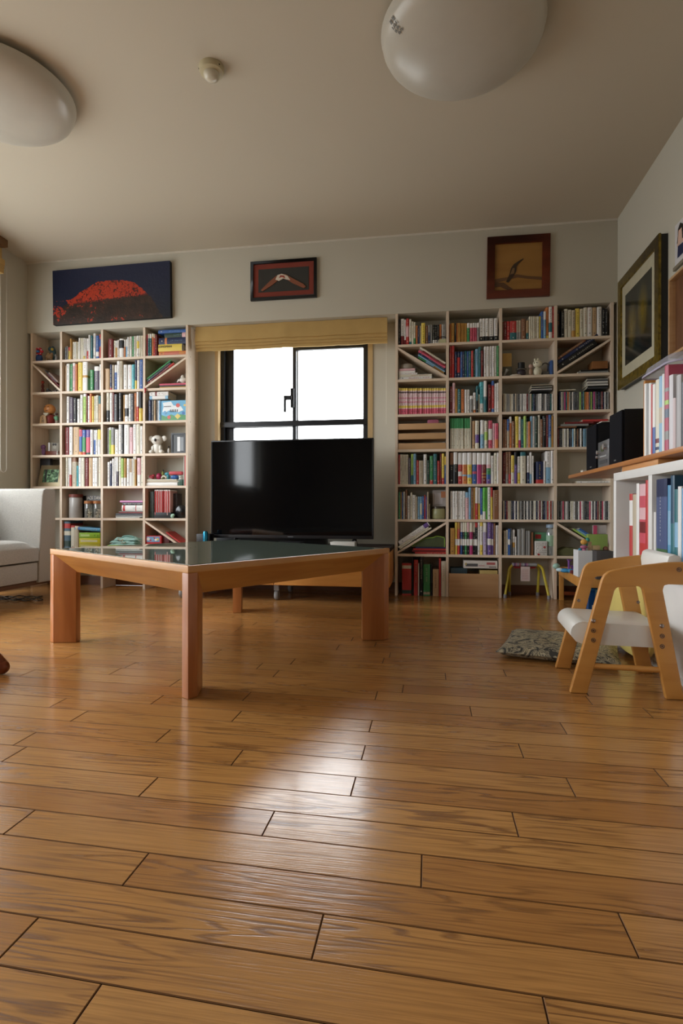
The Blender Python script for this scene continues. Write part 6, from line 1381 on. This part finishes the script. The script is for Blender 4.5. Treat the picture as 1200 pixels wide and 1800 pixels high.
# second row fourth column
onbrace('L', 1, 3, 1, [(.016, .035, .24, 'dr', 'dark red lettered book lowest on the slant, left bookcase', dict(title='lp', bands=[(.8, 1, 'rd')])), (.016, .02, .22, '3a4a56', 'slate book in the middle of the slant, left bookcase', dict(title='rd')), (.012, .0, .225, 'gn', 'green edged book topmost on the slant, left bookcase', dict(title=False))])
z = stack('L', 1, 'B', [(728, 1066, 850, 868, 'oc', 'ochre thin book lowest under the white bird', dict(title=False)), (728, 1066, 832, 849, 'dg', 'dark thin book in the pile under the white bird', dict(title=False)), (725, 1066, 808, 831, 'pk', 'pink book topmost under the white bird', dict(title=False))], 'books under the white bird')
p = at(321, 668, Y=YFB+.03); t = thing('bird_ornament', 'white ceramic bird on the pink book', 'ornament', (p.x, YFB+.035, z))
mb = MB(); mb.ball(0, 0, .028, .03, .016, .018); mb.ball(-.004, 0, .05, .012, .010, .016); mb.ball(.0, 0, .006, .014, .012, .006); mb.tube([(-.025, 0, .03), (-.045, 0, .012)], [.012, .004], 8); mb.build('bird_body', mat('d8d4ca', .35), t, smooth=True)
# third row fourth column: stacked cases on the books, picture card, red ribbon
s = shelfz(2); hz_ = cpx('B', 600, 1040).z
z = stack('L', 2, 'B', [(600, 838, 990, 1034, 'lb', 'pale blue CD case lower of two laid on books', dict(title=False, bands=[(.15, .85, 'wh')])), (600, 840, 936, 986, 'wh', 'white and blue CD case upper of two laid on books', dict(title='dr', bands=[(.3, .4, 'dr')]))], 'CD cases laid on the third shelf books', zb=hz_+.003)
a_, b_ = cpx('D', 752, 262, YFB-.002), cpx('D', 1067, 25, YFB-.002); W_ = b_.x-a_.x; H_ = b_.z-s
t = thing('picture_card', 'light blue picture calendar with red circle and green hills', 'card', (a_.x, YFB-.003, s+.0003)); box('card_board', mat('6fb2d6', .5), t, 0, W_, 0, .004, 0, H_)
mb = MB(); L0 = -.0004
def flat(pts, c, l): mb.prism([(x*W_, z_*H_) for x, z_ in pts], -.0006*l-.0003, -.0006*l, 'Y', c=P(c))
flat([(.01, .01), (.99, .01), (.99, .25), (.8, .3), (.6, .2), (.4, .3), (.2, .2), (.01, .28)], '4a9a5a', 1)
flat([(.05, .45), (.1, .7), (.06, .9), (.4, .95), (.5, .75), (.8, .7), (.9, .5), (.7, .4), (.3, .5), (.15, .35)], 'e2e8ea', 1)
def disc(cx_, cz_, r_, c, l): mb.prism([(cx_*W_+r_*math.cos(R(k*30)), cz_*H_+r_*math.sin(R(k*30))) for k in range(12)], -.0006*l-.0003, -.0006*l, 'Y', c=P(c))
disc(.68, .75, .015, 'd84a3a', 2); disc(.32, .16, .013, 'd8504a', 2); flat([(.55, .2), (.67, .05), (.8, .2), (.67, .34)], 'e2c84a', 2); disc(.15, .4, .012, '5aa0d0', 2); disc(.9, .35, .012, '3a7ac0', 2); disc(.95, .75, .008, 'e0c050', 2)
for k in range(5): flat([(.35+.07*k, .42), (.39+.07*k, .42), (.40+.07*k, .55), (.37+.07*k, .55)], '2a2c34', 3)
for k in range(6): flat([(.12+.05*k, .68), (.15+.05*k, .68), (.15+.05*k, .73), (.12+.05*k, .73)], '4a5058', 3)
mb.build('printed_scene', PRINT, t)
p = cpx('B', 575, 900, YF-.006); t = thing('red_ribbon', 'red ribbon bow tied at the shelf crossing, left bookcase', 'ribbon', (LBX[3]+.012, YF-.007, ROWZ[2]-.004)); mb = MB(); mb.tube([(0, 0, .004), (.003, -.001, -.012), (-.002, 0, -.03)], [.006, .005, .003], 8); mb.ball(.004, 0, -.006, .006, .003, .006); mb.build('ribbon_loop', mat('b8222e', .5), t, smooth=True)
# fourth row fourth column: koala, frame, penguin
s = shelfz(3); Yk = YFB+.03; px_ = at(277, 780, Y=Yk).x
t = thing('koala_figure', 'white sleeping koala figure on the fourth shelf', 'figurine', (px_, Yk, s+.0003)); KW = mat('dad6cc', .4, var=.02); t.scale = (1.1, 1.0, 1.17)
MB().ball(0, .0, .038, .032, .026, .038).build('body', KW, t, smooth=True); hd = MB().ball(0, -.006, .084, .040, .03, .031).build('head', KW, t, smooth=True)
for sx in (-1, 1):
    mb = MB(); mb.ball(sx*.046, 0, .094, .020, .010, .018); mb.build('ear', KW, t, smooth=True); MB().ball(sx*.026, -.014, .034, .012, .012, .018).build('arm', KW, t, smooth=True); MB().ball(sx*.035, -.016, .012, .018, .018, .0125).build('leg', KW, t, smooth=True)
MB().ball(0, -.038, .082, .008, .006, .010).build('nose', mat('3a3836', .4), t, smooth=True)
mb = MB()
for sx in (-1, 1): mb.tube([(sx*.013, -.034, .083), (sx*.018, -.0335, .0815), (sx*.023, -.031, .083)], .0012, 6)
mb.build('closed_eye', mat('6a6660', .5), t)
a_, b_ = at(300.5, 791, Y=YFB+.02), at(325.5, 761, Y=YFB+.02); W_ = b_.x-a_.x; H_ = b_.z-s
t = thing('framed_photo', 'black framed black-and-white photo beside the koala figure', 'photo frame', (a_.x, YFB+.02, s+.0003)); mb = MB(); f = .012
for q in ((0, W_, 0, f), (0, W_, H_-f, H_), (0, f, f, H_-f), (W_-f, W_, f, H_-f)): mb.box(q[0], q[1], 0, .012, q[2], q[3])
mb.build('frame_border', mat('2c2f34', .4), t); o = box('photo', mat('111214', .3), t, f, W_-f, .006, .008, f, H_-f); box('photo_white_figure', mat('dcdcdc', .4), o, W_*.42, W_*.62, .0045, .0055, f+.004, H_*.82); box('photo_grey_area', mat('8a8f94', .4), o, W_*.64, W_-f-.003, .0048, .0058, f+.008, H_*.8)
blob('penguin_figure', 'tiny black and white bird figure between koala and frame', 'figurine', (at(297, 780, Y=YFB+.015).x, YFB+.012, s), [('body', 'd2d0cc', [(0, 0, .02, .008, .009, .02)]), ('head', '1a1b1e', [(0, 0, .046, .007, .007, .009)])])
# fifth row fourth column
s = shelfz(4)
z = stack('L', 4, 'D', [(548, 958, 1038, 1082, 'wh', 'thick white book lowest under the stuffed toys', dict(title=False)), (548, 980, 1018, 1037, 'be', 'beige thin book under the stuffed toys', dict(title=False)), (548, 945, 1000, 1017, 'cr', 'cream thin book topmost under the stuffed toys', dict(title=False))], 'books under the small toys')
fx = lambda x: cpx('D', x, 950, YFB+.03).x
blob('horse_toy', 'red and white striped soft horse toy on the books', 'soft toy', (fx(625), YFB+.03, z), [('body', 'a83a44', [(0, 0, .018, .026, .016, .016), (.015, 0, .028, .012, .010, .012)]), ('stripe', 'e4dcd8', [(-.02, -.004, .017, .012, .014, .018), (-.008, -.006, .006, .02, .012, .006)])])
blob('magenta_toy', 'magenta round soft toy behind the striped horse', 'soft toy', (fx(705), YFB+.05, z), [('body', 'a3244e', [(0, 0, .024, .022, .018, .024)])])
blob('olive_toy', 'small olive toy with black tip among the soft toys', 'toy', (fx(745), YFB+.06, z), [('body', '8a9040', [(0, 0, .032, .009, .009, .030)]), ('tip', '1a1a1a', [(0.004, 0, .068, .006, .006, .008)])])
blob('teal_toy', 'teal blue lumpy toy above the grey arch', 'toy', (fx(805), YFB+.06, z), [('body', '4a9aa6', [(0, 0, .042, .020, .014, .012), (.006, 0, .020, .014, .014, .020)])])
t = thing('grey_ring', 'pale grey arch-shaped toy in front of the soft toys', 'toy', (fx(800), YFB+.015, z)); MB().tube([(.017*math.cos(R(a)), 0, .0065+.017*math.sin(R(a))) for a in range(0, 181, 18)], .0065, 10).build('ring', mat('c9c2ae', .5), t, smooth=True)
blob('blue_pouch', 'blue rounded pouch beneath the red pouch', 'pouch', (fx(925), YFB+.035, z), [('body', '2a5a98', [(0, 0, .016, .036, .02, .016)]), ('shine_patch', '5a8ac0', [(-.014, -.016, .020, .008, .004, .006)])])
o = tag(box('red_pouch', mat('b83c44', .6), None, fx(853), fx(1020), YFB+.02, YFB+.055, z+.0325, z+.058, .009), 'red zipped pouch lying on the blue pouch', 'pouch')
blob('dog_toy', 'tiny white toy dog at the right end of the soft toys', 'toy', (cpx('D', 998, 1000, YFB+.01).x, YFB+.01, s+.034), [('body', 'd6dad4', [(0, 0, .012, .012, .01, .012), (-.004, 0, .028, .009, .008, .009)])])
cellbox('dark_green_box', 'D', 962, 1025, 1040, 1080, '274a3a', 'small dark green box under the tiny white toy dog', 'box', zb=s, d=.06)
SB('L', 4, 3, 'D', '1036 1045 712 wh n;1047 1066 712 rd n', 'booklet')
